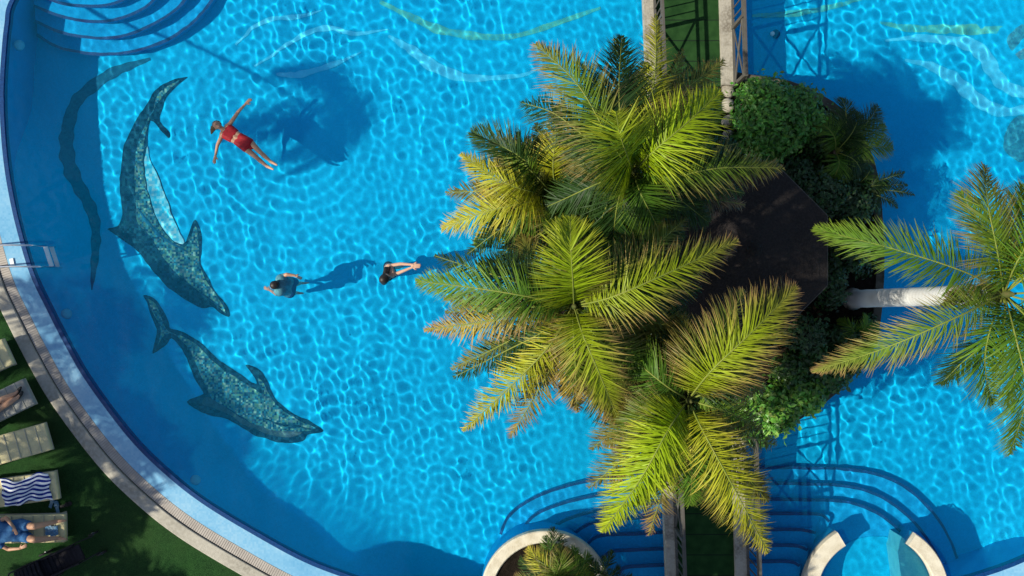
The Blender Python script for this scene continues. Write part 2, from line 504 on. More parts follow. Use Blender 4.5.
# keep the faces near the pool
from math import inf
def inside(px_, py_, poly):
    c = np.zeros(px_.shape, bool)
    xa, ya = poly[:, 0], poly[:, 1]; xb, yb = np.roll(xa, -1), np.roll(ya, -1)
    for i in range(len(poly)):
        if ya[i] == yb[i]: continue
        m_ = ((ya[i] > py_) != (yb[i] > py_)) & (px_ < (xb[i] - xa[i]) * (py_ - ya[i]) / (yb[i] - ya[i]) + xa[i])
        c ^= m_
    return c
ok = inside(X[:-1, :-1] + STEP / 2, Y[:-1, :-1] + STEP / 2, offset(rim, .05))
q = np.stack([idx[:-1, :-1], idx[:-1, 1:], idx[1:, 1:], idx[1:, :-1]], -1)[ok]
used = np.unique(q); remap = -np.ones(nx * ny, int); remap[used] = np.arange(len(used))
V = np.stack([X, Y, Z], -1).reshape(-1, 3)[used]; q = remap[q]
me = bpy.data.meshes.new('water')
me.vertices.add(len(V)); me.vertices.foreach_set('co', V.ravel())
me.loops.add(q.size); me.loops.foreach_set('vertex_index', q.ravel().astype(np.int32))
me.polygons.add(len(q)); me.polygons.foreach_set('loop_start', np.arange(0, q.size, 4, dtype=np.int32))
me.update(calc_edges=True); me.validate(); me.shade_smooth()
me.materials.append(M['water'])
water = bpy.data.objects.new('water', me); C.objects.link(water); tag(water, kind='structure')
water.cycles.is_caustics_caster = True

# ------------------------------------------------------------------ steps in the water
def step_flight(name, label, outlines, tops, nos=True):
    """outlines: plan outlines in pixels of the nosing line, lowest first"""
    t = empty(name, W(*outlines[0][0]), label, 'pool steps')
    t.location.z = -DEPTH
    for pts, z in zip(outlines, tops):
        p = [U(a, b, z)[:2] for a, b in pts]
        bm = bmesh.new(); add_prism(bm, p, -DEPTH - .01, z)
        s = obj_bm('step', bm, M['step'], t); s.cycles.is_caustics_receiver = True
    return t


def arc(cx, cy, r, a0, a1, n=14, ry=None):
    ry = ry or r
    return [(cx + r * math.cos(math.radians(a0 + (a1 - a0) * i / n)), cy + ry * math.sin(math.radians(a0 + (a1 - a0) * i / n))) for i in range(n + 1)]


def nosing(parent, pts, z, wdt=.05, name='nosing'):
    """a row of navy tiles along the front edge of a tread"""
    c = cat([U(a, b, z)[:2] for a, b in pts], 6)
    t = np.gradient(c, axis=0); t /= np.linalg.norm(t, axis=1)[:, None]
    nn = np.stack([-t[:, 1], t[:, 0]], 1)
    l, r = c + nn * .012, c - nn * wdt
    n = len(c); v, f = [], []
    for P_, zz in ((l, z + .006), (r, z + .006), (r, z - .03), (l, z - .07)):
        v += [(x, y, zz) for x, y in P_]
    for a_, b_ in ((0, 1), (3, 0)):
        for i in range(n - 1):
            f.append((a_ * n + i, a_ * n + i + 1, b_ * n + i + 1, b_ * n + i))
    o = link_mesh(name, v, f, M['nosing'], parent); o.cycles.is_caustics_receiver = True
    return o


# upper left: four curved steps
UL = [[(37, 34), (58, 46), (85, 52), (110, 53), (135, 50), (160, 42), (182, 30), (202, 12), (214, -6)],
      [(35, 20), (60, 31), (85, 36), (108, 37), (130, 33), (155, 22), (176, 8), (190, -8)],
      [(34, 5), (60, 15), (85, 20), (108, 20), (130, 14), (148, 4), (160, -10)],
      [(34, -9), (60, 2), (85, 5), (108, 4), (126, -3), (138, -12)]]
tops = [-1.1, -.82, -.55, -.28]
fl = empty('pool_steps', Vector((W(110, 0).x, W(110, 0).y, -DEPTH)), 'four curved blue tiled steps in the corner of the pool, no bridge over them', 'pool steps')
for pts, z in zip(UL, tops):
    pc = cat(pts, 4)
    outl = [tuple(p) for p in pc] + [(pts[-1][0], -70), (34, -70)]
    bm = bmesh.new(); add_prism(bm, [U(a, b, z)[:2] for a, b in outl], -DEPTH - .01, z)
    s = obj_bm('step', bm, M['step'], fl); s.cycles.is_caustics_receiver = True
    nosing(fl, pts, z)

# lower flight: a wide rounded flight that passes under the walkway
fl2 = empty('pool_steps', Vector((W(700, 540).x, W(700, 540).y, -DEPTH)), 'wide rounded flight of blue tiled steps passing under the walkway', 'pool steps')
LOW = [[(500, 534), (508, 516), (530, 499), (560, 487), (600, 478), (660, 470), (740, 467), (800, 467), (860, 470), (900, 483), (932, 510), (950, 538), (960, 562)],
       [(518, 540), (530, 518), (555, 505), (600, 494), (660, 486), (740, 483), (800, 483), (850, 486), (885, 498), (915, 522), (934, 548), (942, 568)],
       [(536, 548), (556, 524), (600, 509), (660, 502), (740, 499), (800, 499), (845, 501), (875, 511), (900, 530), (915, 556), (920, 575)],
       [(560, 545), (590, 523), (640, 517), (700, 514), (760, 513), (800, 513), (822, 514), (830, 521), (812, 560), (806, 600)],
       [(585, 545), (600, 535), (640, 533), (700, 530), (760, 529), (800, 529), (816, 532), (808, 560), (802, 600)],
       [(600, 560), (612, 551), (640, 549), (700, 547), (760, 545), (795, 545), (808, 549), (803, 575), (800, 600)],
       [(618, 574), (625, 567), (650, 565), (700, 563), (760, 561), (790, 561), (800, 565), (798, 585), (796, 600)]]
tops2 = [-1.2, -1.01, -.82, -.64, -.46, -.29, -.12]
for k, (pts, z) in enumerate(zip(LOW, tops2)):
    outl = [tuple(p) for p in cat(pts, 4)]
    outl += [(outl[-1][0], 603), (outl[0][0], 603)]
    bm = bmesh.new(); add_prism(bm, [U(a, b, z)[:2] for a, b in outl], -DEPTH - .01, z)
    s = obj_bm('step', bm, M['step'], fl2); s.cycles.is_caustics_receiver = True
    if k < 3: nosing(fl2, pts, z)
    else: nosing(fl2, pts[:-2], z)

# ------------------------------------------------------------------ mosaics on the floor
ZF = -DEPTH
def poly_sheet(name, px, z, mtl, parent=None, smooth=3):
    c = cat(px, smooth, True) if smooth > 1 else np.array(px, float)
    bm = bmesh.new()
    vs = [bm.verts.new((*UF(a, b)[:2], z)) for a, b in c]
    f = bm.faces.new(vs)
    f.normal_update()
    if f.normal.z < 0: f.normal_flip()
    bmesh.ops.triangulate(bm, faces=[f])
    xs_ = [v_.co.x for v_ in bm.verts]; ys_ = [v_.co.y for v_ in bm.verts]
    for ax_, lo_, hi_ in ((0, min(xs_), max(xs_)), (1, min(ys_), max(ys_))):
        g_ = lo_ + .11
        while g_ < hi_:
            co = (g_, 0, 0) if ax_ == 0 else (0, g_, 0); no = (1, 0, 0) if ax_ == 0 else (0, 1, 0)
            bmesh.ops.bisect_plane(bm, geom=bm.verts[:] + bm.edges[:] + bm.faces[:], plane_co=co, plane_no=no); g_ += .14
    for v_ in bm.verts: v_.co.z = floor_z(v_.co.x, v_.co.y) + (z - ZF) + .004
    o = obj_bm(name, bm, mtl, parent); o.cycles.is_caustics_receiver = True
    return o


def ribbon(name, pts, widths, z, mtl, parent=None):
    c = cat([UF(a, b)[:2] for a, b in pts], 8)
    wd = np.interp(np.linspace(0, 1, len(c)), np.linspace(0, 1, len(widths)), widths) / 46
    wd = wd * (1 + .12 * np.sin(np.arange(len(c)) * .9))
    t = np.gradient(c, axis=0); t /= np.linalg.norm(t, axis=1)[:, None]
    nn = np.stack([-t[:, 1], t[:, 0]], 1)
    l, r = c + nn * wd[:, None] / 2, c - nn * wd[:, None] / 2
    n = len(c)
    dz = z - ZF + .006
    v = [(x, y, floor_z(x, y) + dz) for x, y in l] + [(x, y, floor_z(x, y) + dz) for x, y in r]
    f = [(i, n + i, n + i + 1, i + 1) for i in range(n - 1)]
    o = link_mesh(name, v, f, mtl, parent); o.cycles.is_caustics_receiver = True
    return o


def shrink(pts, d):
    p = np.array(pts, float)
    a = np.sum(p[:, 0] * np.roll(p[:, 1], -1) - p[:, 1] * np.roll(p[:, 0], -1))
    return offset(p, -d if a > 0 else d)


D1 = [(185, 77), (170, 81), (155, 90), (148, 103), (140, 115), (131, 130), (124, 146), (121, 164), (120, 185), (122, 206), (122, 218),
      (117, 226), (107, 229), (123, 240), (139, 252), (152, 270), (168, 287), (186, 300), (202, 308), (212, 307), (220, 313), (229, 317),
      (229, 310), (223, 300), (215, 291), (207, 275), (201, 264), (202, 248), (201, 232), (195, 220), (189, 232), (184, 243), (177, 224), (169, 203), (159, 178),
      (150, 160), (148, 140), (151, 121), (160, 130), (168, 138), (170, 133), (160, 121), (162, 109), (166, 98), (176, 87), (186, 79)]
d1 = empty('dolphin_mosaic', U(165, 200, ZF), 'long curved dolphin mosaic with a pale belly, nearest the floating woman', 'mosaic', 'dolphin mosaics on the pool floor')
poly_sheet('outline', D1, ZF + .006, M['m_dark'], d1)
poly_sheet('body', [(180, 80), (168, 86), (158, 95), (154, 108), (147, 122), (140, 138), (136, 158), (135, 180), (136, 205), (138, 222), (150, 236), (160, 252), (172, 268), (188, 284),
                    (204, 297), (214, 302), (226, 313), (218, 297), (208, 283), (200, 266), (199, 250), (198, 233), (195, 226), (190, 238), (184, 247), (172, 240), (160, 226), (151, 205), (146, 180), (143, 155), (147, 130), (152, 114), (160, 100), (170, 89)],
           ZF + .012, M['m_body'], d1)
poly_sheet('belly', [(148, 146), (150, 160), (158, 178), (168, 203), (176, 224), (184, 243), (176, 242), (166, 232), (157, 218), (151, 200), (147, 178), (145, 160)], ZF + .018, M['m_belly'], d1)
ribbon('blue_streak', [(138, 208), (146, 220), (158, 234), (172, 243), (188, 252)], [1, 3, 3, 2, 1], ZF + .024, M['m_ribbon'], d1)
ribbon('mouth_line', [(180, 275), (195, 290), (208, 298), (222, 308)], [1, 2.5, 2, 1], ZF + .024, M['m_dark'], d1)

D2 = [(143, 295), (154, 298), (163, 309), (169, 322), (171, 328), (182, 332), (199, 341), (213, 354), (226, 365), (242, 375), (256, 384),
      (253, 374), (246, 365), (253, 366), (263, 374), (270, 387), (278, 401), (293, 413), (313, 423), (324, 430), (319, 433), (308, 435), (302, 441),
      (285, 443), (262, 438), (245, 429), (227, 419), (213, 416), (199, 411), (187, 402), (201, 395), (203, 391), (194, 377), (187, 359), (180, 346), (172, 338), (166, 345), (153, 354),
      (155, 342), (157, 329), (150, 314), (147, 303)]
d2 = empty('dolphin_mosaic', U(230, 390, ZF), 'grey green dolphin mosaic nearest the curved pool edge, its whole back dark', 'mosaic', 'dolphin mosaics on the pool floor')
poly_sheet('outline', D2, ZF + .006, M['m_dark'], d2)
poly_sheet('body', [(148, 299), (156, 304), (161, 315), (166, 328), (172, 333), (184, 337), (198, 346), (211, 359), (224, 370), (240, 380), (256, 390), (262, 393), (257, 378), (264, 383), (270, 396), (280, 408), (296, 419), (316, 428),
                    (300, 432), (282, 432), (262, 428), (244, 418), (228, 408), (214, 401), (207, 388), (200, 372), (193, 356), (184, 343), (174, 334), (164, 336), (158, 345), (161, 330), (154, 315), (150, 304)], ZF + .012, M['m_body'], d2)
poly_sheet('back', [(208, 397), (222, 405), (240, 417), (262, 427), (284, 431), (302, 433), (290, 437), (270, 435), (248, 426), (230, 415), (214, 408), (203, 403)], ZF + .018, M['m_back'], d2)
ribbon('mouth_line', [(262, 418), (280, 424), (298, 426), (316, 430)], [1, 2, 2, 1], ZF + .018, M['m_dark'], d2)

for name, label, pts, wd, mt in (
    ('ribbon_mosaic', 'long dark blue grey ribbon curving along the shaded pool edge', [(150, 59), (130, 66), (112, 73), (89, 89), (75, 104), (68, 128), (67, 149), (71, 169), (81, 190), (91, 208), (96, 227), (96, 248), (94, 270), (92, 290)], [3, 8, 11, 12, 12, 12, 12, 12, 11, 10, 8, 7, 5, 1], 'm_ribbon'),
    ('wave_mosaic', 'pale aqua wave line arching nearest the corner steps', [(236, 45), (246, 34), (256, 26), (273, 19), (298, 17), (322, 11)], [2, 3, 4, 5, 5, 1], 'm_pale'),
    ('wave_mosaic', 'long pale aqua double hump wave line on the pool floor', [(255, 66), (270, 57), (286, 45), (310, 32), (331, 28), (345, 32), (359, 34), (388, 29)], [2, 3, 4, 5, 5, 5, 4, 1], 'm_pale'),
    ('wave_mosaic', 'short pale aqua wave line, the one nearest the floating woman', [(277, 74), (290, 75), (302, 74), (335, 64), (361, 52)], [2, 5, 6, 5, 1], 'm_pale'),
    ('wave_mosaic', 'broad pale aqua wave line sagging towards the palm fronds', [(388, 36), (400, 43), (413, 51), (433, 66), (462, 77), (491, 78), (523, 75), (545, 66)], [2, 6, 10, 12, 9, 5, 4, 1], 'm_pale'),
    ('wave_mosaic', 'yellow green wave line sagging across the large pool', [(380, 2), (409, 16), (437, 29), (474, 36), (515, 36), (560, 22), (600, 8)], [3, 6, 9, 8, 5, 6, 3], 'm_green'),
    ('wave_mosaic', 'straight yellow green wave line in the smaller pool', [(880, 22), (905, 28), (940, 29), (975, 30), (1012, 30)], [2, 7, 9, 9, 5], 'm_green'),
    ('wave_mosaic', 'faint yellow green wave line beside the bridge railing', [(752, 16), (790, 14), (830, 7), (870, -4)], [3, 6, 5, 2], 'm_green'),
    ('wave_mosaic', 'pale aqua band curling beside the straight green wave', [(885, 41), (915, 38), (944, 40), (968, 44), (984, 56), (994, 74), (1008, 88), (1035, 96)], [2, 6, 8, 12, 13, 13, 12, 8], 'm_pale'),
    ('wave_mosaic', 'pale aqua band curling round the round teal mosaic', [(905, 60), (930, 66), (952, 78), (968, 92), (985, 105), (1008, 112), (1035, 106)], [2, 8, 13, 14, 13, 10, 7], 'm_pale')):
    o = ribbon(name, pts, wd, ZF + .006, M[mt])
    tag(o, label, 'mosaic', 'wave line mosaics on the pool floor' if name == 'wave_mosaic' else None)
for (cx, cy, r, lb) in ((1021, 42, 13, 'round mottled teal mosaic beside the straight green wave'), (1020, 139, 17, 'larger round mottled teal mosaic near the tall grey palm')):
    p = [(cx + r * (1 + .12 * math.sin(3 * a + cy)) * math.cos(a), cy + r * 1.25 * (1 + .1 * math.cos(4 * a)) * math.sin(a)) for a in [i * math.pi / 8 for i in range(16)]]
    tag(poly_sheet('reef_mosaic', p, ZF + .012, M['m_reef']), lb, 'mosaic', 'round mosaics')

# inlets on the wall and the drain
def inlet(px, py, label):
    c = np.array(W(px, py)[:2]); d = np.linalg.norm(rim - c, axis=1); i = d.argmin(); p = rim[i]
    t = rim[(i + 1) % NR] - rim[i - 1]; t /= np.linalg.norm(t); n = Vector((-t[1], t[0], 0))
    bm = bmesh.new()
    p3 = Vector((p[0], p[1], -.30)) + n * .12; n = (n * .6 + Vector((0, 0, .8)))
    add_tube(bm, [p3 - n * .02, p3 + n * .02, p3 + n * .045], [.11, .11, .08], 20)
    o = obj_bm('pool_light', bm, M['lamp_glass'], smooth=True); o.cycles.is_caustics_receiver = True
    tag(o, label, 'pool light', 'underwater lights in the pool wall')
inlet(2, 42, 'round white underwater light between the ladder and the corner steps')
inlet(47, 318, 'round white underwater light just along from the ladder')
inlet(183, 496, 'round white underwater light near the grey green dolphin')
bm = bmesh.new(); p = U(776, 34, ZF)
add_tube(bm, [p + Vector((0, 0, .0)), p + Vector((0, 0, .02)), p + Vector((0, 0, .03))], [.10, .10, .08], 20)
tag(obj_bm('drain_cover', bm, M['m_ribbon']), 'round dark drain cover on the floor beside the bridge', 'drain')
bm = bmesh.new(); p = U(772, 34, ZF + .05)
add_tube(bm, [p, p + Vector((0, 0, .03))], [.05, .04], 12)

tag(obj_bm('drain_plug', bm, M['white']), 'tiny white plug lying at the drain in the smaller pool', 'plug')

# ------------------------------------------------------------------ the island
ISL = [(640, 70), (690, 66), (750, 74), (800, 84), (850, 115), (876, 165), (884, 230), (884, 290), (876, 340), (846, 385), (800, 420), (755, 442),
       (700, 452), (650, 440), (600, 408), (566, 372), (548, 320), (544, 260), (552, 200), (580, 140), (606, 98)]
isl = cat([W(a, b, .22)[:2] for a, b in ISL], 5, True)[::-1]
aI = np.sum(isl[:, 0] * np.roll(isl[:, 1], -1) - isl[:, 1] * np.roll(isl[:, 0], -1))
if aI < 0: isl = isl[::-1]
bm = bmesh.new(); add_prism(bm, offset(isl, -.18), -.3, .19)
tag(obj_bm('island_ground', bm, M['soil']), kind='structure')
ni = len(isl)
v, f = [], []
for o_, z_ in ((0, -DEPTH - .01), (0, .20), (-.02, .235), (-.18, .235), (-.19, .1)):
    v += [(x, y, z_) for x, y in offset(isl, o_)]
for k in range(4):
    for i in range(ni):
        j = (i + 1) % ni; f.append((k * ni + i, k * ni + j, (k + 1) * ni + j, (k + 1) * ni + i))
o = link_mesh('island_kerb', v, f, M['kerb_dark']); tag(o, kind='structure'); o.cycles.is_caustics_receiver = True

# ------------------------------------------------------------------ walkway bridges with railings
def lerp(a, b, t): return a + (b - a) * t


def bridge(py0, py1, label, extra):
    ZD = .36
    fx = lambda py, a, b: lerp(a, b, py / 576)
    g = lambda a, b, py, z: W(fx(py, a, b), py, z)
    t = empty('footbridge', g(690, 705, (py0 + py1) / 2, 0), label, 'footbridge', 'green walkway bridges')
    def strip(name, a0, a1, b0, b1, z0, z1, mt, parent=t):
        bm = bmesh.new()
        n = 12; ps = []
        L_ = [g(a0, a1, lerp(py0, py1, i / n), ZD)[:2] for i in range(n + 1)]
        R__ = [g(b0, b1, lerp(py0, py1, i / n), ZD)[:2] for i in range(n + 1)]
        add_prism(bm, L_ + R__[::-1], z0, z1)
        o = obj_bm(name, bm, mt, parent); return o
    strip('deck', 652.5, 675.5, 718.5, 734.5, ZD - .10, ZD, M['planks'])
    strip('kerb', 643, 666, 652.5, 675.5, ZD - .16, ZD + .10, M['deck_edge'])
    strip('kerb', 718.5, 734.5, 730, 746, ZD - .16, ZD + .10, M['deck_edge'])
    strip('beam', 655, 678, 727, 742, ZD - .30, ZD - .102, M['wood'])
    for (a, b) in ((653.5, 676.5), (731, 747)):
        zb = ZD + (.0 if a < 700 else -.02); zt = ZD + 1.0
        A, B = g(a, b, py0, ZD), g(a, b, py1, ZD)
        dirv = (B - A); Ln = dirv.length; dirv.normalize()
        r = empty('railing', A, None, None); 
        r.parent = t; r.location = (0, 0, 0)
        r.matrix_parent_inverse = Matrix.Identity(4)
        # a railing is one part; its pieces hang under it
        bm = bmesh.new(); n_p = max(1, round(Ln / 1.05)); stp = Ln / n_p
        add_box(bm, (A + B) / 2 + Vector((0, 0, .10)), (.05, Ln, .05), dirv.to_track_quat('Y', 'Z').to_matrix())
        for k in range(n_p):
            if k % 2 == 0:
                m_ = int(stp / .17)
                for q_ in range(1, m_):
                    p = A + dirv * (k * stp + q_ * stp / m_)
                    add_tube(bm, [p + Vector((0, 0, .1)), p + Vector((0, 0, .82))], .014, 6)
        rl = obj_bm('railing', bm, M['wood'], t)
        bpy.data.objects.remove(r)
        for zz, nm in ((zt, 'handrail'), (zt - .17, 'mid_rail')):
            bm = bmesh.new(); add_box(bm, (A + B) / 2 + Vector((0, 0, zz - ZD)), (.05 if nm == 'handrail' else .035, Ln, .04), dirv.to_track_quat('Y', 'Z').to_matrix(), .006)
            obj_bm(nm, bm, M['wood'], rl)
        for k in range(n_p + 1):
            p = A + dirv * (k * stp)
            bm = bmesh.new(); add_box(bm, p + Vector((0, 0, .47 + (.0 if a < 700 else -.01))), (.07, .07, 1.02), None, .006)
            obj_bm('post', bm, M['wood'], rl)
            if k < n_p and k % 2 == 1:
                bm = bmesh.new(); p2 = p + dirv * stp
                add_tube(bm, [p + Vector((0, 0, .13)), p2 + Vector((0, 0, .80))], .02, 6)
                add_tube(bm, [p + Vector((0.0, 0, .80)), p2 + Vector((0.0, 0, .13))], .02, 6)
                obj_bm('cross_brace', bm, M['wood'], rl)
    return t


bridge(-140, 86, 'green boarded footbridge whose deck shows crossed railing shadows', 0)
bridge(432, 622, 'green boarded footbridge in deep shade over the wide steps', 0)
# the path across the island, between the bridges
bm = bmesh.new()
L_ = [W(lerp(652, 676, p / 576), p, .3)[:2] for p in range(88, 431, 38)]; Rr = [W(lerp(718, 735, p / 576), p, .3)[:2] for p in range(88, 431, 38)]
add_prism(bm, L_ + Rr[::-1], .0, .27); tag(obj_bm('path', bm, M['planks']), kind='structure')
for side in (0, 1):
    st = empty('stone_edging', W(725 if side else 648, 120, .2), 'row of rough stones edging the island path beside the ' + ('round green shrub' if side else 'yellowing fronds'), 'stone edging')
    for k in range(22):
        py = 90 + k * 15.6
        px = lerp(725, 741, py / 576) if side else lerp(647, 671, py / 576)
        bm = bmesh.new(); c = W(px + random.uniform(-1, 1), py, .3)
        bmesh.ops.create_icosphere(bm, subdivisions=2, radius=.15, matrix=Matrix.Translation(c) @ Matrix.Rotation(random.uniform(0, 3), 4, 'Z') @ Matrix.Diagonal((.9, 1.1, .75, 1)))
        for v_ in bm.verts: v_.co += Vector((random.uniform(-.015, .015), random.uniform(-.015, .015), random.uniform(-.015, .015)))
        obj_bm('stone', bm, M['deck_edge'], st, smooth=True)

# ------------------------------------------------------------------ gazebo
gc = W(746, 250, 2.5)
gz = empty('gazebo', Vector((gc.x, gc.y, .2)), 'eight sided gazebo with a dark shingle roof', 'gazebo')
ap = 84 * (CAM_H - 2.3) / FPX; R8 = ap / math.cos(math.pi / 8)
cor = [Vector((gc.x + R8 * math.cos(math.pi / 8 + k * math.pi / 4), gc.y + R8 * math.sin(math.pi / 8 + k * math.pi / 4), 2.3)) for k in range(8)]
apex = Vector((gc.x, gc.y, 3.05))
bm = bmesh.new()
NC = 9
for k in range(8):          # each slope in overlapping courses
    a, b = cor[k], cor[(k + 1) % 8]
    for c_ in range(NC):
        t0, t1 = c_ / NC, (c_ + 1) / NC
        lift = Vector((0, 0, .007))
        p = [a.lerp(apex, t0) + lift, b.lerp(apex, t0) + lift, b.lerp(apex, t1), a.lerp(apex, t1)]
        lo = [a.lerp(apex, t0), b.lerp(apex, t0)]
        vv = [bm.verts.new(x) for x in p]; bm.faces.new(vv)
        ll = [bm.verts.new(x - Vector((0, 0, .001))) for x in lo]; bm.faces.new((ll[0], ll[1], vv[1], vv[0]))
rf = obj_bm('roof', bm, M['roof'], gz)

bm = bmesh.new(); add_tube(bm, [apex, apex + Vector((0, 0, .08)), apex + Vector((0, 0, .16))], [.14, .1, .02], 10); obj_bm('finial', bm, M['ridge'], rf)
bm = bmesh.new()
for k in range(8):
    a, b = cor[k], cor[(k + 1) % 8]; d = (b - a)
    add_box(bm, (a + b) / 2 - Vector((0, 0, .07)), (.04, d.length, .12), d.normalized().to_track_quat('Y', 'Z').to_matrix())
obj_bm('fascia', bm, M['wood'], gz)
for k in range(8):
    c = cor[k].lerp(Vector((gc.x, gc.y, 2.3)), .14)
    bm = bmesh.new(); add_box(bm, Vector((c.x, c.y, 1.2)), (.11, .11, 2.08), None, .01); obj_bm('post', bm, M['wood'], gz)

# ------------------------------------------------------------------ palms
UP = Vector((0, 0, 1))
PAL = {   # leaflet base colour, tip colour, how much the tips take the tip colour
    'lime': ((.27, .38, .008), (.50, .46, .04), .65),
    'green': ((.085, .19, .014), (.24, .30, .03), .6),
    'dark': ((.018, .052, .009), (.055, .10, .015), .5),  # dark green, deepened to put the canopy's shade into the leaflets
    'yellow': ((.34, .36, .015), (.55, .40, .08), .85),
    'gold': ((.36, .29, .040), (.42, .23, .13), 1.0),
    'olive': ((.12, .14, .020), (.26, .18, .05), .9),
    'lime_brown': ((.27, .34, .010), (.38, .20, .10), 1.0),
    'green_brown': ((.12, .20, .016), (.34, .20, .09), .9),
    'dead': ((.16, .11, .06), (.24, .17, .11), .8),
}


def frond(parent, pts, pal='green', n=58, L=.50, wid=.034, lift=.30, droop=.55, roll=0, back=1.0, name='frond', base_t=.10, prof=None, stalk=.016, spread=1.0):
    n = int(n * (2.8 if L > .33 else 1.5)); wid = wid * (.49 if L > .33 else .75); L = L * 1.18
    """pts: world points from base to tip. Leaflets stand on both sides of the stalk in a shallow V"""
    c = cat([tuple(p) for p in pts], 14)
    seg = np.linalg.norm(np.diff(c, axis=0), axis=1); cu = np.concatenate([[0], np.cumsum(seg)]); tot = cu[-1]
    def at(t):
        return Vector([np.interp(t * tot, cu, c[:, k]) for k in range(3)])
    cb, ct, cm = PAL[pal]
    V_, F_, K_ = [], [], []
    fvar = random.uniform(.85, 1.15)
    prev = None
    for i in range(n):
        t = base_t + (1 - base_t) * (i + random.uniform(-.5, .5)) / (n - 1)
        t = min(max(t, 0), .999)
        p = at(t); T = (at(min(t + .02, 1)) - at(max(t - .02, 0))).normalized()
        side = T.cross(UP)
        if side.length < .25 and prev is not None: side = prev
        side.normalize()
        if prev is not None and side.dot(prev) < 0: side = -side
        prev = side.copy()
        N = side.cross(T).normalized()
        if roll:
            R = Matrix.Rotation(roll, 3, T); side_r, N = R @ side, R @ N
        else: side_r = side
        pr = (math.sin(math.pi * min(1, (t * .86 + .14))) ** .55) * (.62 + .38 * min(1, t * 3)) if prof is None else prof(t)
        for sg in (-1, 1):
            if random.random() < .03: continue
            l = L * pr * random.uniform(.86, 1.1)
            fa = math.radians(lerp(52, 20, t) + random.uniform(-6, 6)) * spread        # angle off the stalk
            fa = math.radians(lerp(64, 26, t ** 1.3) + random.gauss(0, 9)) * spread
            d = (side_r * sg * math.sin(fa) + T * math.cos(fa) * back + N * (lift + random.uniform(-.12, .12))).normalized()
            wv = (T * math.sin(fa) - side_r * sg * math.cos(fa)); wv = (wv - d * wv.dot(d)).normalized()
            wv = (wv + N * random.uniform(-.5, .5)).normalized()
            w_ = wid * random.uniform(.8, 1.15) * (.7 + .3 * pr)
            rv = random.uniform(.72, 1.28) * fvar
            dr = droop * random.uniform(.5, 1.4) * (1.5 if random.random() < .08 else 1)
            b = len(V_); ns = 4; q = p.copy(); dd = d.copy()
            for k in range(ns + 1):
                s = k / ns
                ww = w_ * (.55, 1.0, .9, .58, .06)[k] / 2
                V_ += [q - wv * ww, q + wv * ww]
                m_ = min(1, max(0, (s - .35) / .65)) * cm
                m_ *= random.uniform(.6, 1.2)
                tt = .55 * max(0, t - .6) / .4
                m_ = min(1, m_ + tt * cm * .8)
                col = [lerp(cb[j], ct[j], m_) * rv for j in range(3)] + [1]
                K_ += [col, col]
                dd = (dd + Vector((0, 0, -1)) * dr * .30).normalized()
                q = q + dd * (l / ns)
            for k in range(ns):
                F_.append((b + 2 * k, b + 2 * k + 1, b + 2 * k + 3, b + 2 * k + 2))
    o = link_mesh(name, V_, F_, M['leaf'], parent, cols=K_)
    bm = bmesh.new()
    k = 16; add_tube(bm, [at(i / k) for i in range(k + 1)], [lerp(stalk, .004, (i / k) ** .8) for i in range(k + 1)], 6)
    obj_bm('stalk', bm, M['rachis'], o, smooth=True)
    return o


def P3(px, py, z): return W(px, py, z)


def palm(label, base_px, base_z, hub_px, hub_z, r0, r1, tmat, fronds, under_n=2, group='feather palms', autos=(), name='palm_tree', bend=(0, 0)):
    b = W(*base_px, base_z); h = W(*hub_px, hub_z)
    t = empty(name, b, label, 'palm', group)
    bm = bmesh.new()
    n = 22; pts, rr = [], []
    for i in range(n + 1):
        s = i / n
        p = b.lerp(h - Vector((0, 0, .15)), s) + Vector((bend[0], bend[1], 0)) * math.sin(math.pi * s)
        pts.append(p); rr.append(lerp(r0, r1, s ** .6) * (1 + .02 * math.sin(i * 2.4)) * (1.25 if i == 0 else 1))
    add_tube(bm, pts, rr, 16)
    obj_bm('trunk', bm, tmat, t, smooth=True)
    bm = bmesh.new(); add_tube(bm, [h - Vector((0, 0, .5)), h - Vector((0, 0, .2)), h + Vector((0, 0, .05)), h + Vector((0, 0, .25))], [r1 * 1.0, r1 * .95, r1 * .45, .015], 12)
    obj_bm('crown_shaft', bm, M['heart'], t, smooth=True)
    for fr in fronds:
        pts = fr['p']; hz = h + Vector((0, 0, fr.get('hz', 0)))
        P = [hz] + [P3(*q) for q in pts]
        kw = {k: v for k, v in fr.items() if k not in ('p', 'hz')}
        frond(t, P, **kw)
        for un in range(under_n):      # older fronds under it, to either side, toned darker for canopy shade
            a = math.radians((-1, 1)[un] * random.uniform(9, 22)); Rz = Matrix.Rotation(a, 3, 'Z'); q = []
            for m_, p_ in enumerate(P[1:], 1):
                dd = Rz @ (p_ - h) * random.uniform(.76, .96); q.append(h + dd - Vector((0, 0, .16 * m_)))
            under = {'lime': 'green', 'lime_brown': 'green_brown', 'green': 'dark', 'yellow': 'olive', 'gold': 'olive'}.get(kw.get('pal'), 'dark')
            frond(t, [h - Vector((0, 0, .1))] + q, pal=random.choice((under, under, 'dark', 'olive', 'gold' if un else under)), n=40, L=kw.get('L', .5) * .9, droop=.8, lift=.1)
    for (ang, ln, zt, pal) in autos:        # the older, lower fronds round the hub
        a = math.radians(ang); dv = Vector((math.cos(a), math.sin(a), 0))
        P = [h, h + dv * ln * .35 + Vector((0, 0, .35 + zt * .15)), h + dv * ln * .72 + Vector((0, 0, zt * .55)), h + dv * ln + Vector((0, 0, zt * 1.1))]
        frond(t, P, pal=pal, n=46, L=.48)
    return t


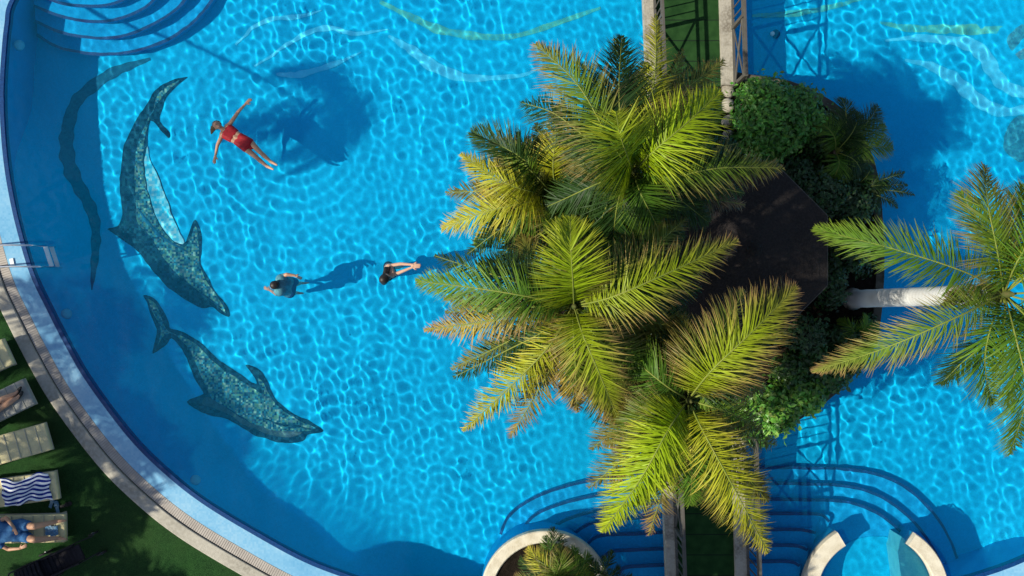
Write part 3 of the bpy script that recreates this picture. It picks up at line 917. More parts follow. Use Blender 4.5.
# palm beside the swimmers
palm('feather palm with the bright upright lime frond, nearest the swimmers', (590, 300), .2, (574, 306), 5.6, .17, .12, M['trunk'], [
    dict(p=[(573, 285, 6.6), (571, 250, 7.0), (570, 217, 6.7)], pal='lime', L=.52, n=64, wid=.040, lift=.05, droop=.25, spread=1.15),
    dict(p=[(530, 297, 6.2), (475, 288, 6.1), (416, 281, 5.3)], pal='green', L=.46, lift=.2, n=60),
    dict(p=[(535, 309, 5.8), (482, 322, 5.6), (424, 330, 4.8)], pal='gold', L=.44, lift=.05, droop=1.0, n=60),
    dict(p=[(583, 335, 6.3), (600, 375, 6.2), (620, 424, 5.3)], pal='lime_brown', L=.52, n=64, wid=.038, lift=.2, droop=.6),
    dict(p=[(612, 297, 6.3), (670, 272, 6.3), (738, 240, 5.7)], pal='lime_brown', L=.56, n=60, wid=.036, lift=.18, droop=.75),
    dict(p=[(550, 345, 5.9), (512, 385, 5.6), (463, 431, 4.6)], pal='yellow', L=.5, n=56, lift=.1, droop=1.1),
    dict(p=[(555, 335, 5.7), (530, 355, 5.4), (498, 368, 4.8)], pal='green', L=.42, n=40, droop=.8),
    dict(p=[(550, 340, 5.5), (540, 372, 5.2), (528, 398, 4.6)], pal='green_brown', L=.42, n=40, droop=1.1),
    dict(p=[(535, 290, 5.8), (510, 272, 5.6), (480, 262, 4.9)], pal='dark', L=.42, n=46),
    dict(p=[(600, 335, 5.8), (640, 365, 5.6), (700, 392, 4.9)], pal='green_brown', L=.5, n=50, droop=.9),
    dict(p=[(595, 345, 5.5), (640, 400, 5.2), (668, 425, 4.7)], pal='olive', L=.5, n=50, droop=.9),
    dict(p=[(568, 350, 5.7), (572, 385, 5.4), (578, 412, 4.6)], pal='gold', L=.42, n=44, droop=1.2),
    dict(p=[(600, 315, 5.6), (640, 320, 5.4), (690, 330, 4.8)], pal='olive', L=.5, n=50, droop=1),
    dict(p=[(545, 280, 5.6), (530, 255, 5.2), (520, 235, 4.6)], pal='olive', L=.4, n=40, droop=1),
], autos=[(40, 1.7, -.7, 'dark'), (-30, 1.6, -.7, 'olive'), (75, 1.4, -.8, 'dark')])

# palm by the upper bridge
palm('feather palm with the bright fan of fresh leaflets, nearest the bridge with the crossed shadows', (660, 190), .2, (633, 172), 5.3, .17, .12, M['trunk'], [
    dict(p=[(628, 158, 6.2), (620, 135, 6.7), (616, 112, 6.5)], pal='lime', L=.62, n=46, wid=.045, lift=.0, droop=.15, spread=1.35, back=.8),
    dict(p=[(655, 150, 6.1), (688, 122, 6.1), (720, 92, 5.6)], pal='lime', L=.62, n=58, wid=.038, lift=.2, droop=.7),
    dict(p=[(610, 140, 5.8), (578, 85, 5.9), (536, 44, 5.2)], pal='green_brown', L=.58, n=64, lift=.15, droop=.6),
    dict(p=[(622, 135, 5.8), (619, 85, 5.8), (622, 36, 5.1)], pal='dark', L=.56, n=60, lift=.2),
    dict(p=[(645, 125, 5.6), (655, 75, 5.5), (656, 14, 4.7)], pal='yellow', L=.42, n=60, lift=.1, droop=1),
    dict(p=[(655, 135, 5.3), (680, 95, 5.0), (724, 60, 4.4)], pal='olive', L=.46, n=54, droop=1),
    dict(p=[(665, 178, 5.6), (720, 168, 5.5), (784, 168, 4.9)], pal='green_brown', L=.48, n=56, lift=.1, droop=.8),
    dict(p=[(640, 192, 5.8), (650, 212, 5.6), (664, 240, 5.0)], pal='green', L=.5, n=46, lift=.15),
    dict(p=[(620, 195, 5.6), (615, 220, 5.3), (612, 250, 4.6)], pal='dark', L=.5, n=46),
    dict(p=[(655, 188, 5.5), (680, 200, 5.3), (708, 222, 4.7)], pal='dark', L=.46, n=46),
    dict(p=[(655, 180, 5.2), (700, 195, 4.9), (745, 205, 4.2)], pal='dead', L=.42, n=40, droop=1.2),
    dict(p=[(600, 160, 5.5), (570, 130, 5.2), (556, 105, 4.7)], pal='green_brown', L=.44, n=46),
], autos=[(-60, 1.5, -.7, 'dark'), (200, 1.5, -.7, 'dark'), (160, 1.4, -.6, 'olive')])

# smaller palm between the two
palm('lower yellowing feather palm with many short fronds over the water', (590, 220), .2, (556, 196), 4.3, .14, .10, M['trunk'], [
    dict(p=[(553, 165, 5.0), (556, 135, 5.0), (556, 106, 4.5)], pal='yellow', L=.36, n=46, lift=.1, droop=.8),
    dict(p=[(530, 165, 5.0), (505, 148, 5.0), (472, 133, 4.3)], pal='dark', L=.44, n=50, lift=.6, droop=.2),
    dict(p=[(532, 172, 5.0), (510, 152, 4.9), (490, 142, 4.4)], pal='green_brown', L=.44, n=48, droop=.9),
    dict(p=[(525, 190, 5.0), (495, 178, 5.0), (461, 154, 4.3)], pal='yellow', L=.42, n=52, droop=.9),
    dict(p=[(525, 203, 4.9), (485, 212, 4.8), (442, 228, 4.1)], pal='yellow', L=.46, n=56, droop=.8),
    dict(p=[(535, 212, 4.7), (505, 225, 4.5), (475, 245, 3.9)], pal='green', L=.44, n=46, droop=.9),
    dict(p=[(556, 222, 4.8), (558, 245, 4.7), (560, 262, 4.2)], pal='green_brown', L=.4, n=40),
    dict(p=[(575, 180, 4.9), (590, 160, 4.8), (605, 140, 4.3)], pal='dark', L=.44, n=40),
    dict(p=[(580, 205, 4.8), (605, 215, 4.7), (635, 215, 4.1)], pal='dark', L=.46, n=44),
    dict(p=[(575, 215, 4.7), (595, 245, 4.5), (610, 275, 4.0)], pal='dark', L=.46, n=44),
    dict(p=[(540, 180, 4.9), (525, 160, 4.6), (515, 140, 4.0)], pal='olive', L=.4, n=44, droop=1),
    dict(p=[(540, 215, 4.5), (525, 240, 4.1), (518, 262, 3.5)], pal='gold', L=.4, n=44, droop=1.1),
], autos=[(100, 1.1, -.7, 'olive'), (140, 1.2, -.7, 'green_brown'), (185, 1.2, -.8, 'olive'), (225, 1.1, -.8, 'dark')])

# palm over the lower bridge
palm('feather palm spreading over the shaded footbridge beside the wide steps', (672, 375), .2, (688, 400), 5.4, .17, .12, M['trunk'], [
    dict(p=[(712, 370, 6.1), (752, 332, 6.2), (796, 287, 5.7)], pal='lime_brown', L=.62, n=64, wid=.036, lift=.2, droop=.5),
    dict(p=[(668, 430, 6.1), (640, 480, 6.0), (602, 532, 5.0)], pal='lime', L=.56, n=66, wid=.040, lift=.1, droop=.7),
    dict(p=[(672, 425, 6.0), (655, 465, 6.0), (640, 505, 5.2)], pal='lime', L=.56, n=60, wid=.038, lift=.15, droop=.8),
    dict(p=[(705, 435, 6.0), (735, 490, 5.9), (768, 553, 5.0)], pal='yellow', L=.56, n=62, wid=.034, lift=.15, droop=.7),
    dict(p=[(715, 455, 5.6), (745, 475, 5.2), (768, 500, 4.6)], pal='olive', L=.5, n=50, droop=1),
    dict(p=[(690, 430, 5.8), (692, 470, 5.6), (690, 505, 4.9)], pal='green', L=.54, n=54, droop=.8),
    dict(p=[(660, 410, 5.8), (635, 420, 5.6), (608, 445, 4.9)], pal='green_brown', L=.5, n=50, droop=.8),
    dict(p=[(665, 385, 5.8), (640, 365, 5.6), (615, 345, 4.9)], pal='green', L=.5, n=48, droop=.7),
    dict(p=[(690, 370, 5.8), (690, 345, 5.6), (680, 315, 4.9)], pal='olive', L=.48, n=46, droop=1),
    dict(p=[(705, 385, 5.7), (735, 380, 5.3), (765, 390, 4.6)], pal='olive', L=.48, n=46, droop=1),
    dict(p=[(712, 407, 5.6), (735, 415, 5.4), (758, 430, 4.7)], pal='green_brown', L=.44, n=44, droop=.9),
    dict(p=[(655, 430, 5.6), (630, 460, 5.2), (612, 490, 4.5)], pal='gold', L=.46, n=50, droop=1.1),
], autos=[(95, 1.5, -.8, 'dark'), (140, 1.4, -.7, 'olive'), (30, 1.3, -.7, 'dark')])
bm = bmesh.new()
# a bare stalk still hanging on that palm
pl = [o for o in C.objects if o.get('label', '').startswith('feather palm spreading')][0]
add_tube(bm, [W(688, 412, 5.4), W(715, 428, 5.2), W(744, 446, 4.6)], [.022, .018, .012], 6)
obj_bm('bare_stalk', bm, M['rachis'], pl)

# the tall grey-trunked palm by the smaller pool
palm('tall palm with a smooth grey white trunk standing at the rim of the island', (853, 299), .35, (1004, 294), 6.1, .185, .15, M['grey_trunk'], [
    dict(p=[(965, 272, 6.7), (890, 248, 6.6), (814, 229, 5.6)], pal='green', L=.44, n=66, lift=.4, droop=.4),
    dict(p=[(955, 318, 6.6), (885, 348, 6.3), (812, 372, 5.0)], pal='green_brown', L=.44, n=66, lift=.2, droop=.8),
    dict(p=[(998, 255, 6.8), (988, 205, 6.8), (984, 165, 6.2)], pal='green_brown', L=.5, n=60, lift=.2, droop=.6),
    dict(p=[(1018, 260, 6.8), (1050, 210, 6.7), (1085, 150, 5.8)], pal='green', L=.55, n=60, lift=.2, droop=.5),
    dict(p=[(1015, 335, 6.7), (1026, 395, 6.5), (1010, 454, 5.5)], pal='green', L=.55, n=66, lift=.2, droop=.5),
    dict(p=[(1050, 292, 6.7), (1110, 290, 6.5), (1175, 300, 5.5)], pal='green', L=.6, n=60),
    dict(p=[(1040, 330, 6.6), (1085, 375, 6.4), (1120, 430, 5.4)], pal='green', L=.6, n=60),
    dict(p=[(1035, 270, 6.6), (1090, 235, 6.4), (1150, 215, 5.4)], pal='lime', L=.6, n=60),
    dict(p=[(990, 330, 6.4), (985, 365, 6.1), (992, 405, 5.3)], pal='green', L=.5, n=50),
    dict(p=[(1005, 260, 6.5), (1020, 225, 6.4), (1022, 185, 5.8)], pal='lime', L=.5, n=50),
    dict(p=[(985, 300, 6.3), (962, 298, 5.9), (945, 303, 5.1)], pal='olive', L=.34, n=34, droop=1),
], under_n=0, autos=[(-20, 1.8, -.7, 'green'), (60, 1.8, -.7, 'dark'), (-75, 1.7, -.6, 'green'), (-110, 1.4, -.7, 'dark'), (100, 1.5, -.6, 'green'), (-50, 1.9, -.5, 'green')])

# ------------------------------------------------------------------ shrubs
def shrub(name, label, blobs, n, size, cols, group=None, catg='shrub', droop=0.2, aspect=1.6):
    """leaves spread through lumpy blobs (px, py, z, rx, ry, rz in metres)"""
    bs = [(W(a, b, z), r) for a, b, z, *r in blobs]
    t = empty(name, Vector((bs[0][0].x, bs[0][0].y, .2)), label, catg, group)
    vols = np.array([r[0] * r[1] * r[2] for _, r in bs]) ** .67; vols /= vols.sum()
    V_, F_, K_ = [], [], []
    for (c, r), fr in zip(bs, vols):
        m = int(n * fr)
        lumps = [Vector(np.random.default_rng(int(abs(c.x * 91)) + k).normal(size=3)).normalized() for k in range(9)]
        cl = [np.random.default_rng(int(abs(c.y * 77)) + k).uniform(.75, 1.3) for k in range(9)]
        for _ in range(m):
            d = Vector(rng.normal(size=3)).normalized()
            if d.z < -.5: d.z = -d.z
            kk = max(range(9), key=lambda k: d.dot(lumps[k])); bump_ = .86 + .2 * max(0, d.dot(lumps[kk])) ** 3
            rad = bump_ * (1 - .45 * rng.random() ** 2.2) * (1 + .12 * math.sin(d.x * 9 + c.x) * math.sin(d.y * 8)) * (rng.uniform(1.05, 1.35) if rng.random() < .09 else 1)
            p = c + Vector((d.x * r[0], d.y * r[1], d.z * r[2])) * rad
            nrm = (d + Vector(rng.normal(size=3)) * .55 + Vector((0, 0, .35))).normalized()
            a = nrm.orthogonal().normalized(); a = Matrix.Rotation(rng.uniform(0, 6.28), 3, nrm) @ a
            b = nrm.cross(a); s = size * rng.uniform(.5, 1.5)
            tip = p + a * s * aspect - nrm * s * droop
            mid = p + a * s * aspect * .5
            k0 = len(V_)
            V_ += [p, mid + b * s * .42 + nrm * s * .1, tip, mid - b * s * .42 + nrm * s * .1, mid]
            F_ += [(k0, k0 + 1, k0 + 4), (k0 + 1, k0 + 2, k0 + 4), (k0 + 2, k0 + 3, k0 + 4), (k0 + 3, k0, k0 + 4)]
            q = rng.random(); co = [lerp(cols[0][j], cols[1][j], q) * rng.uniform(.75, 1.25) * cl[kk] for j in range(3)] + [1]
            K_ += [co] * 5
    link_mesh('foliage', V_, F_, M['shrub'], t, cols=K_)
    bm = bmesh.new()
    for c, r in bs:
        for k in range(5):
            e = c + Vector((rng.uniform(-.6, .6) * r[0], rng.uniform(-.6, .6) * r[1], rng.uniform(0, .5) * r[2]))
            b0 = Vector((c.x + rng.uniform(-.08, .08), c.y + rng.uniform(-.08, .08), .15))
            add_tube(bm, [b0, (b0 + e) / 2 + Vector((rng.uniform(-.1, .1), rng.uniform(-.1, .1), 0)), e], [.035, .025, .01], 6)
    obj_bm('stem', bm, M['trunk'], t)
    return t


GL, GD = (.045, .16, .018), (.11, .27, .035)
DK = ((.012, .042, .012), (.035, .085, .02))
shrub('round_shrub', 'large round bright green shrub beside the upper bridge railing', [(768, 122, 1.2, .72, .80, .85), (752, 148, .9, .38, .45, .55), (795, 118, 1.0, .5, .6, .7), (757, 98, 1.2, .42, .36, .6), (770, 145, 1.4, .4, .35, .4)], 7500, .062, (GL, GD))
shrub('round_shrub', 'small dark shrub pressed against the large round green one', [(818, 135, .9, .42, .5, .6), (838, 165, .7, .5, .5, .5)], 3600, .055, ((.018, .055, .014), (.05, .12, .02)))
shrub('low_shrub', 'glossy light green shrub hanging over the pool beside the lower railing', [(770, 410, .9, .5, .5, .55), (748, 418, .8, .3, .42, .45), (800, 395, .8, .5, .42, .5), (757, 432, .6, .22, .26, .35)], 4200, .075, ((.06, .20, .02), (.17, .34, .05)))
shrub('low_shrub', 'darker green shrub below the long drooping frond of the grey palm', [(825, 375, .7, .45, .4, .5), (845, 355, .7, .4, .4, .5), (810, 360, .8, .4, .4, .5), (790, 372, .8, .4, .4, .5)], 3600, .065, ((.025, .08, .015), (.07, .16, .03)))
shrub('bush', 'dark leafy bush between the gazebo and the grey trunk', [(828, 285, .8, .3, .5, .6), (842, 338, .6, .4, .3, .5), (845, 250, .8, .45, .5, .6), (862, 262, .4, .3, .3, .3), (800, 335, .9, .5, .4, .6), (866, 330, .35, .3, .3, .25)], 4200, .06, DK)
shrub('bush', 'dark leafy bush behind the gazebo, on its side towards the round shrub', [(820, 195, 1.0, .6, .5, .7), (790, 175, .9, .5, .4, .6), (850, 205, .8, .45, .45, .6), (760, 165, .8, .4, .3, .5)], 4800, .055, DK)
shrub('bush', 'dark bush under the crown of the palm nearest the swimmers', [(600, 300, 1.0, .6, .7, .9), (580, 340, .8, .5, .5, .6), (625, 340, 1.2, .6, .6, .9), (575, 270, .9, .5, .5, .7)], 4200, .065, ((.02, .06, .014), (.06, .12, .02)))
shrub('bush', 'dark bush under the crown of the lower yellowing palm', [(600, 210, 1.0, .7, .7, .9), (585, 170, .9, .5, .5, .7), (620, 160, 1.1, .5, .6, .8), (610, 250, 1.1, .6, .5, .8)], 4200, .065, ((.02, .06, .014), (.06, .12, .02)))
shrub('bush', 'mottled bush between the lower bridge and the gazebo', [(650, 380, 1.0, .6, .5, .8), (640, 410, .8, .5, .4, .6), (690, 360, .9, .5, .4, .7), (645, 330, 1.0, .5, .5, .8)], 3800, .065, ((.02, .06, .014), (.06, .12, .02)))


def feathery(name, label, hub, base_z, tips, pal, L=.26, n=34, catg='plant', group=None, rise=.35, wid=.02, droop=.5):
    h = W(*hub)
    t = empty(name, Vector((h.x, h.y, base_z)), label, catg, group)
    bm = bmesh.new(); add_tube(bm, [Vector((h.x, h.y, base_z)), h], [.07, .05], 8); obj_bm('stem', bm, M['trunk'], t)
    for (px, py, z) in tips:
        e = W(px, py, z); m1 = h.lerp(e, .35) + Vector((0, 0, rise)); m2 = h.lerp(e, .7) + Vector((0, 0, rise * .8))
        frond(t, [h, m1, m2, e], pal=random.choice(pal), n=n, L=L, wid=wid, stalk=.012, droop=droop)
    return t


feathery('young_palm', 'small dark spiky palm leaning over the water beside the round shrub', (836, 152, 1.3), .2,
         [(878, 106, 1.2), (893, 148, 1.0), (842, 98, 1.3), (812, 118, 1.3), (862, 178, 1.0), (885, 125, 1.1), (826, 190, 1.0), (858, 112, 1.4)], ['dark', 'dark', 'green'], L=.34, n=40, catg='palm', wid=.026)
feathery('feathery_bush', 'thin dark feathery branches reaching over the water above the drooping frond', (850, 190, .8), .2,
         [(915, 195, .5), (905, 172, .6), (898, 208, .5), (880, 215, .5), (890, 185, .7), (870, 165, .8), (868, 222, .6), (845, 222, .7), (908, 185, .5)], ['dark'], L=.17, n=40, wid=.024)
feathery('feathery_bush', 'fine green leafy plant at the foot of the grey trunk', (852, 335, .7), .2,
         [(878, 325, .5), (872, 350, .5), (850, 360, .5), (832, 345, .6), (838, 320, .7), (866, 315, .6)], ['dark', 'green'], L=.2, n=34, wid=.024)
feathery('feathery_bush', 'dark ferny plant in the gap between the gazebo and the round shrub', (735, 140, .8), .2,
         [(745, 165, .7), (725, 165, .7), (712, 145, .7), (735, 115, .6), (705, 160, .7)], ['dark'], L=.28, n=34)
feathery('feathery_bush', 'ferny plant showing olive fronds by the path under the upper palms', (690, 210, .9), .2,
         [(715, 230, .7), (670, 235, .7), (660, 205, .8), (700, 185, .8), (720, 200, .7), (680, 250, .7)], ['dark', 'olive'], L=.34, n=34)

# ------------------------------------------------------------------ round planter at the wide steps
def ring_wall(name, cx, cy, ro, ri, z0, z1, mtl, label, a0=0, a1=360, ends=False, catg='planter'):
    c = W(cx, cy, z1); k = (CAM_H - z1) / FPX
    n = 72
    full = (a1 - a0) >= 360
    V_, F_ = [], []
    Ro, Ri = ro * k, ri * k
    prof = [(Ro, z0), (Ro, z1 - .02), (Ro - .02, z1), (Ri + .02, z1), (Ri, z1 - .02), (Ri, z0)]
    cnt = n if full else n + 1
    for i in range(cnt):
        a = math.radians(a0 + (a1 - a0) * i / n)
        for r, z in prof: V_.append((c.x + r * math.cos(a), c.y + r * math.sin(a), z))
    m = len(prof)
    for i in range(n):
        j = (i + 1) % cnt
        for q_ in range(m - 1): F_.append((i * m + q_, j * m + q_, j * m + q_ + 1, i * m + q_ + 1))
    if not full: F_ += [tuple(range(m)), tuple(reversed([n * m + q_ for q_ in range(m)]))]
    o = link_mesh(name, V_, F_, mtl)
    return o, c


t = empty('round_planter', W(546, 597, .3), 'round cream walled planter at the edge of the wide steps', 'planter')
t.location.z = -1.0
o, c = ring_wall('wall', 546, 597, 66, 54, -.03, .17, M['cream_wall'], '')
o.parent = t; o.matrix_parent_inverse = Matrix.Translation(t.location).inverted()
ob, _ = ring_wall('tiled_base', 546, 597, 65.4, 60, -DEPTH, -.032, M['step'], ''); ob.parent = t; ob.matrix_parent_inverse = Matrix.Translation(t.location).inverted(); ob.cycles.is_caustics_receiver = True
bm = bmesh.new(); add_prism(bm, [(c.x + 1.12 * math.cos(a), c.y + 1.12 * math.sin(a)) for a in [i * math.pi / 24 for i in range(48)]], -.2, .10)
obj_bm('soil', bm, M['soil'], t)
feathery('planter_palm', 'bushy young palm filling the middle of the round planter', (560, 578, .9), .22,
         [(520, 560, .7), (540, 548, .9), (575, 548, .9), (596, 568, .7), (530, 590, .6), (600, 590, .6), (560, 545, 1.1), (515, 578, .6), (585, 610, .6), (550, 620, .6), (528, 548, .8), (590, 555, .8), (508, 590, .6), (566, 556, 1.1), (548, 562, 1.1), (605, 578, .7), (535, 570, .9)], ['green', 'green_brown', 'yellow', 'dark'], L=.31, n=40, catg='palm')
feathery('planter_palm', 'narrow dark palm standing at the inner lip of the round planter', (551, 553, .7), .22,
         [(553, 527, .9), (546, 536, .8), (562, 535, .8), (540, 560, .7), (565, 560, .7)], ['dark', 'green'], L=.22, n=30, catg='palm')
feathery('planter_palm', 'small dark palm spilling over the planter wall towards the wide steps', (598, 572, .7), .22,
         [(612, 550, .8), (620, 566, .7), (604, 556, .9), (632, 575, .6), (590, 558, .8)], ['dark'], L=.2, n=30, catg='palm')

# ------------------------------------------------------------------ spa walls by the wide steps
s1, _ = ring_wall('curved_wall', 876, 596, 74, 58, -.05, .15, M['cream_wall'], '', 121, 205)
sb, _ = ring_wall('tiled_base', 876, 596, 73.5, 59, -DEPTH, -.052, M['step'], '', 121.3, 205); sb.parent = s1; sb.cycles.is_caustics_receiver = True
tag(s1, 'curved cream wall beside the straight steps, at the inner pool', 'wall', 'curved walls of the inner pool')
s2, _ = ring_wall('curved_wall', 876, 596, 74, 60, -.05, .15, M['cream_wall'], '', -25, 57)
sb, _ = ring_wall('tiled_base', 876, 596, 73.5, 61, -DEPTH, -.052, M['step'], '', -25, 56.7); sb.parent = s2; sb.cycles.is_caustics_receiver = True
tag(s2, 'curved cream wall across the inner pool, with the pale seat beside it', 'wall', 'curved walls of the inner pool')
for o in (s1, s2): o.cycles.is_caustics_receiver = True
bm = bmesh.new(); add_prism(bm, [U(a, b, -.8)[:2] for a, b in arc(876, 596, 60, 0, 360, 48)[:-1]], -DEPTH - .01, -.8)
o = obj_bm('inner_pool_floor', bm, M['pool']); o.cycles.is_caustics_receiver = True; tag(o, kind='structure')
k = 17.9 / FPX; c = W(876, 596, 0)
pts = arc(876, 596, 60, -50, 20, 10) + [(905, 610), (901, 575), (898, 552), (902, 537)]
bm = bmesh.new(); add_prism(bm, [U(a, b, -.10)[:2] for a, b in pts], -DEPTH, -.10)
M['seat_tile'] = mosaic('aqua_seat_tile', [(.05, .5, .6), (.12, .62, .68)], .025, .5)
o = obj_bm('underwater_seat', bm, M['seat_tile']); o.cycles.is_caustics_receiver = True
tag(o, 'pale aqua underwater seat inside the curved cream wall', 'seat')

# ------------------------------------------------------------------ pool ladder
ld = empty('pool_ladder', W(20, 258, .05), 'steel pool ladder with a white tread at the shaded edge', 'ladder')
for py in (246, 267):
    y = W(0, py).y; sx = (py - 246) * .006
    xr = W(24 if py < 250 else 31, py).x
    bm = bmesh.new()
    pts = cat([(xr - 1.0, y - .05, .04), (xr - .98, y - .05, .22), (xr - .85, y - .045, .33), (xr - .3, y, .36), (xr + .22, y, .34), (xr + .36, y, .2), (xr + .38, y, -.1), (xr + .4, y, -.72)], 5)
    add_tube(bm, pts, .019, 10)
    rl = obj_bm('handrail', bm, M['steel'], ld, smooth=True)
    bm = bmesh.new(); add_tube(bm, [(xr - 1.0, y - .05, .03), (xr - 1.0, y - .05, .055)], [.05, .045], 14); obj_bm('floor_flange', bm, M['steel'], rl)
for k, z in enumerate((-.12, -.42)):
    a, b = W(24, 246), W(31, 267)
    bm = bmesh.new(); mid = Vector(((a.x + b.x) / 2 + .39, (a.y + b.y) / 2, z))
    add_box(bm, mid, (.09, .44, .03), Matrix.Rotation(math.radians(18), 3, 'Z'), .008)
    obj_bm('tread', bm, M['white'], ld)
bm = bmesh.new(); add_box(bm, W(12, 262, .045), (.08, .15, .02), Matrix.Rotation(math.radians(12), 3, 'Z'), .004)
tag(obj_bm('marker_plate', bm, M['white']), 'small white plate on the pale ledge between the ladder rails', 'plate')

# ------------------------------------------------------------------ sun loungers
def lounger(px, py, deg, label, cushion=True, tint=None):
    """px, py: middle of the foot end; deg: how far the foot end swings up towards the pool"""
    z = .045; f = W(px, py, .36); f.z = z
    t = empty('sun_lounger', f, label, 'sun lounger', 'sun loungers on the turf', rz=math.radians(deg))
    Mx = Matrix.Translation(f) @ Matrix.Rotation(math.radians(deg), 4, 'Z')
    def part(name, fn, mt, parent=t, smooth=False):
        bm = bmesh.new(); fn(bm); bmesh.ops.transform(bm, matrix=Mx, verts=bm.verts[:]); return obj_bm(name, bm, mt, parent, smooth)
    def fr(bm):
        for s in (-1, 1): add_box(bm, (-.95, s * .265, .24), (1.86, .05, .06), None, .01)
        for x in (-.04, -.5, -1.2, -1.86): add_box(bm, (x, 0, .24), (.05, .50, .04), None, .008)
    part('frame', fr, M['frame'])
    for x in (-.16, -1.7):
        for s in (-1, 1):
            part('leg', lambda bm: add_box(bm, (x, s * .25, .11), (.05, .04, .22), None, .008), M['frame'])
    part('mattress', lambda bm: add_box(bm, (-.62, 0, .315), (1.24, .57, .09), None, .03), tint or M['cushion'], smooth=True)
    R_ = Matrix.Rotation(math.radians(22), 3, 'Y')
    part('backrest', lambda bm: add_box(bm, (-1.24 - .33, 0, .315 + .14), (.72, .57, .09), R_, .03), tint or M['cushion'], smooth=True)
    mt_ = [ch for ch in t.children if ch.name.startswith('mattress')][0]
    pp_ = part('piping', lambda bm: [add_tube(bm, [(x, -.275, .366), (x, .275, .366)], .009, 6) for x in (-.2, -.42, -.64, -.86, -1.08)], M['frame'], mt_)
    pp_.matrix_parent_inverse = mt_.matrix_parent_inverse.inverted() @ mt_.matrix_parent_inverse
    pp_.matrix_parent_inverse = Matrix.Identity(4)
    return t, Mx


M['cushion_grey'] = mat('grey_towel_cover', (.34, .34, .31), .9, .15, noise=[(6, .6, (.25, .24, .21), 5)], bump=(20, .5))
lounger(9, 351, 25, 'cream lounger nearest the pool ladder')
_, m2 = lounger(30, 391, 26, 'grey covered lounger under the bare legs with dark sandals', tint=M['cushion_grey'])
lounger(49, 436, 16, 'empty cream lounger with dappled sun on it')
_, m4 = lounger(58, 485, 8, 'cream lounger under the striped towel')
_, m5 = lounger(66, 528, 1, 'cream lounger under the person in blue')

# striped towel
TX, TY = 46, 30
V_, F_, K_ = [], [], []
for j in range(TY + 1):
    for i in range(TX + 1):
        u, v = i / TX, j / TY
        x = -.12 - u * .98 + .02 * math.sin(v * 9 + 1); pinch = 1 - .24 * math.exp(-((u - .55) / .16) ** 2)
        y = (v - .5) * .56 * pinch + .035 * math.sin(u * 7) + .015 * math.sin(u * 17 + v * 5)
        z = .385 + .012 * math.sin(u * 21 + v * 6) + .014 * math.sin(v * 16 - u * 11) + .02 * math.exp(-((u - .55) / .12) ** 2)
        V_.append(m4 @ Vector((x, y, z - .0)))
        K_.append((u, v + .04 * math.sin(u * 9), 0, 1))
for j in range(TY):
    for i in range(TX):
        a = j * (TX + 1) + i; F_.append((a, a + 1, a + TX + 2, a + TX + 1))
tw = link_mesh('beach_towel', V_, F_, M['towel'], smooth=True, cols=K_)
sd = tw.modifiers.new('thick', 'SOLIDIFY'); sd.thickness = .008
tag(tw, 'crumpled blue and white striped towel on a lounger', 'towel')


# ------------------------------------------------------------------ people
def capsules(name, caps, mtl, parent=None, voxel=.009, smooth_it=6, balls=()):
    """one continuous surface grown over tapered limbs"""
    bm = bmesh.new()
    for a, b, ra, rb in caps:
        a, b = Vector(a), Vector(b)
        ax = (b - a); L_ = ax.length
        if L_ < 1e-4: ax = Vector((0, 0, 1)); L_ = 1e-3
        ax.normalize(); n = 7
        pts, rr = [], []
        for i in range(n):
            th = math.pi / 2 * (1 - i / n); pts.append(a - ax * ra * math.sin(th)); rr.append(max(.0008, ra * math.cos(th)))
        for i in range(5):
            s = i / 4; pts.append(a + ax * L_ * s); rr.append(lerp(ra, rb, s))
        for i in range(1, n + 1):
            th = math.pi / 2 * i / n; pts.append(b + ax * rb * math.sin(th)); rr.append(max(.0008, rb * math.cos(th)))
        add_tube(bm, pts, rr, 16)
    for c_, (rx, ry, rz), rot in balls:
        bmesh.ops.create_icosphere(bm, subdivisions=3, radius=1, matrix=Matrix.Translation(c_) @ (rot.to_4x4() if rot else Matrix.Identity(4)) @ Matrix.Diagonal((rx, ry, rz, 1)))
    me = bpy.data.meshes.new('tmp'); bm.to_mesh(me); bm.free()
    to = bpy.data.objects.new('tmp', me); C.objects.link(to)
    r = to.modifiers.new('r', 'REMESH'); r.mode = 'VOXEL'; r.voxel_size = voxel
    s = to.modifiers.new('s', 'SMOOTH'); s.iterations = smooth_it; s.factor = .5
    dg = bpy.context.evaluated_depsgraph_get()
    m2_ = bpy.data.meshes.new_from_object(to.evaluated_get(dg)); m2_.name = name
    bpy.data.objects.remove(to); bpy.data.meshes.remove(me)
    m2_.materials.clear(); m2_.materials.append(mtl); m2_.shade_smooth()
    o = bpy.data.objects.new(name, m2_); C.objects.link(o)
    if parent:
        o.parent = parent
    return o


def hand(wrist, d, nrm, thumb_side, curl=.25, sc=1.0):
    """palm, four unequal bent fingers and a thumb as capsules"""
    d = Vector(d).normalized(); nrm = Vector(nrm); nrm = (nrm - d * nrm.dot(d)).normalized(); s = d.cross(nrm) * thumb_side
    w0 = Vector(wrist); c = []
    for k in (-1.2, -.4, .4, 1.2):
        c.append((w0 + s * .012 * k, w0 + d * .08 * sc + s * .019 * k, .014, .012))
    for k, ln in ((1.35, .068), (.45, .078), (-.45, .074), (-1.35, .058)):
        a = w0 + d * .085 * sc + s * .019 * k; dd = (d + s * .10 * k - nrm * curl * .5).normalized()
        b = a + dd * ln * .5; d3 = (dd - nrm * curl).normalized()
        c.append((a, b, .0100, .0090)); c.append((b, b + d3 * ln * .5, .0090, .0080))
    a = w0 + d * .025 + s * .026; b = a + (d * .6 + s * .8).normalized() * .035; e = b + (d * .9 + s * .3 - nrm * .2).normalized() * .032
    c += [(a, b, .013, .011), (b, e, .011, .009)]
    return c


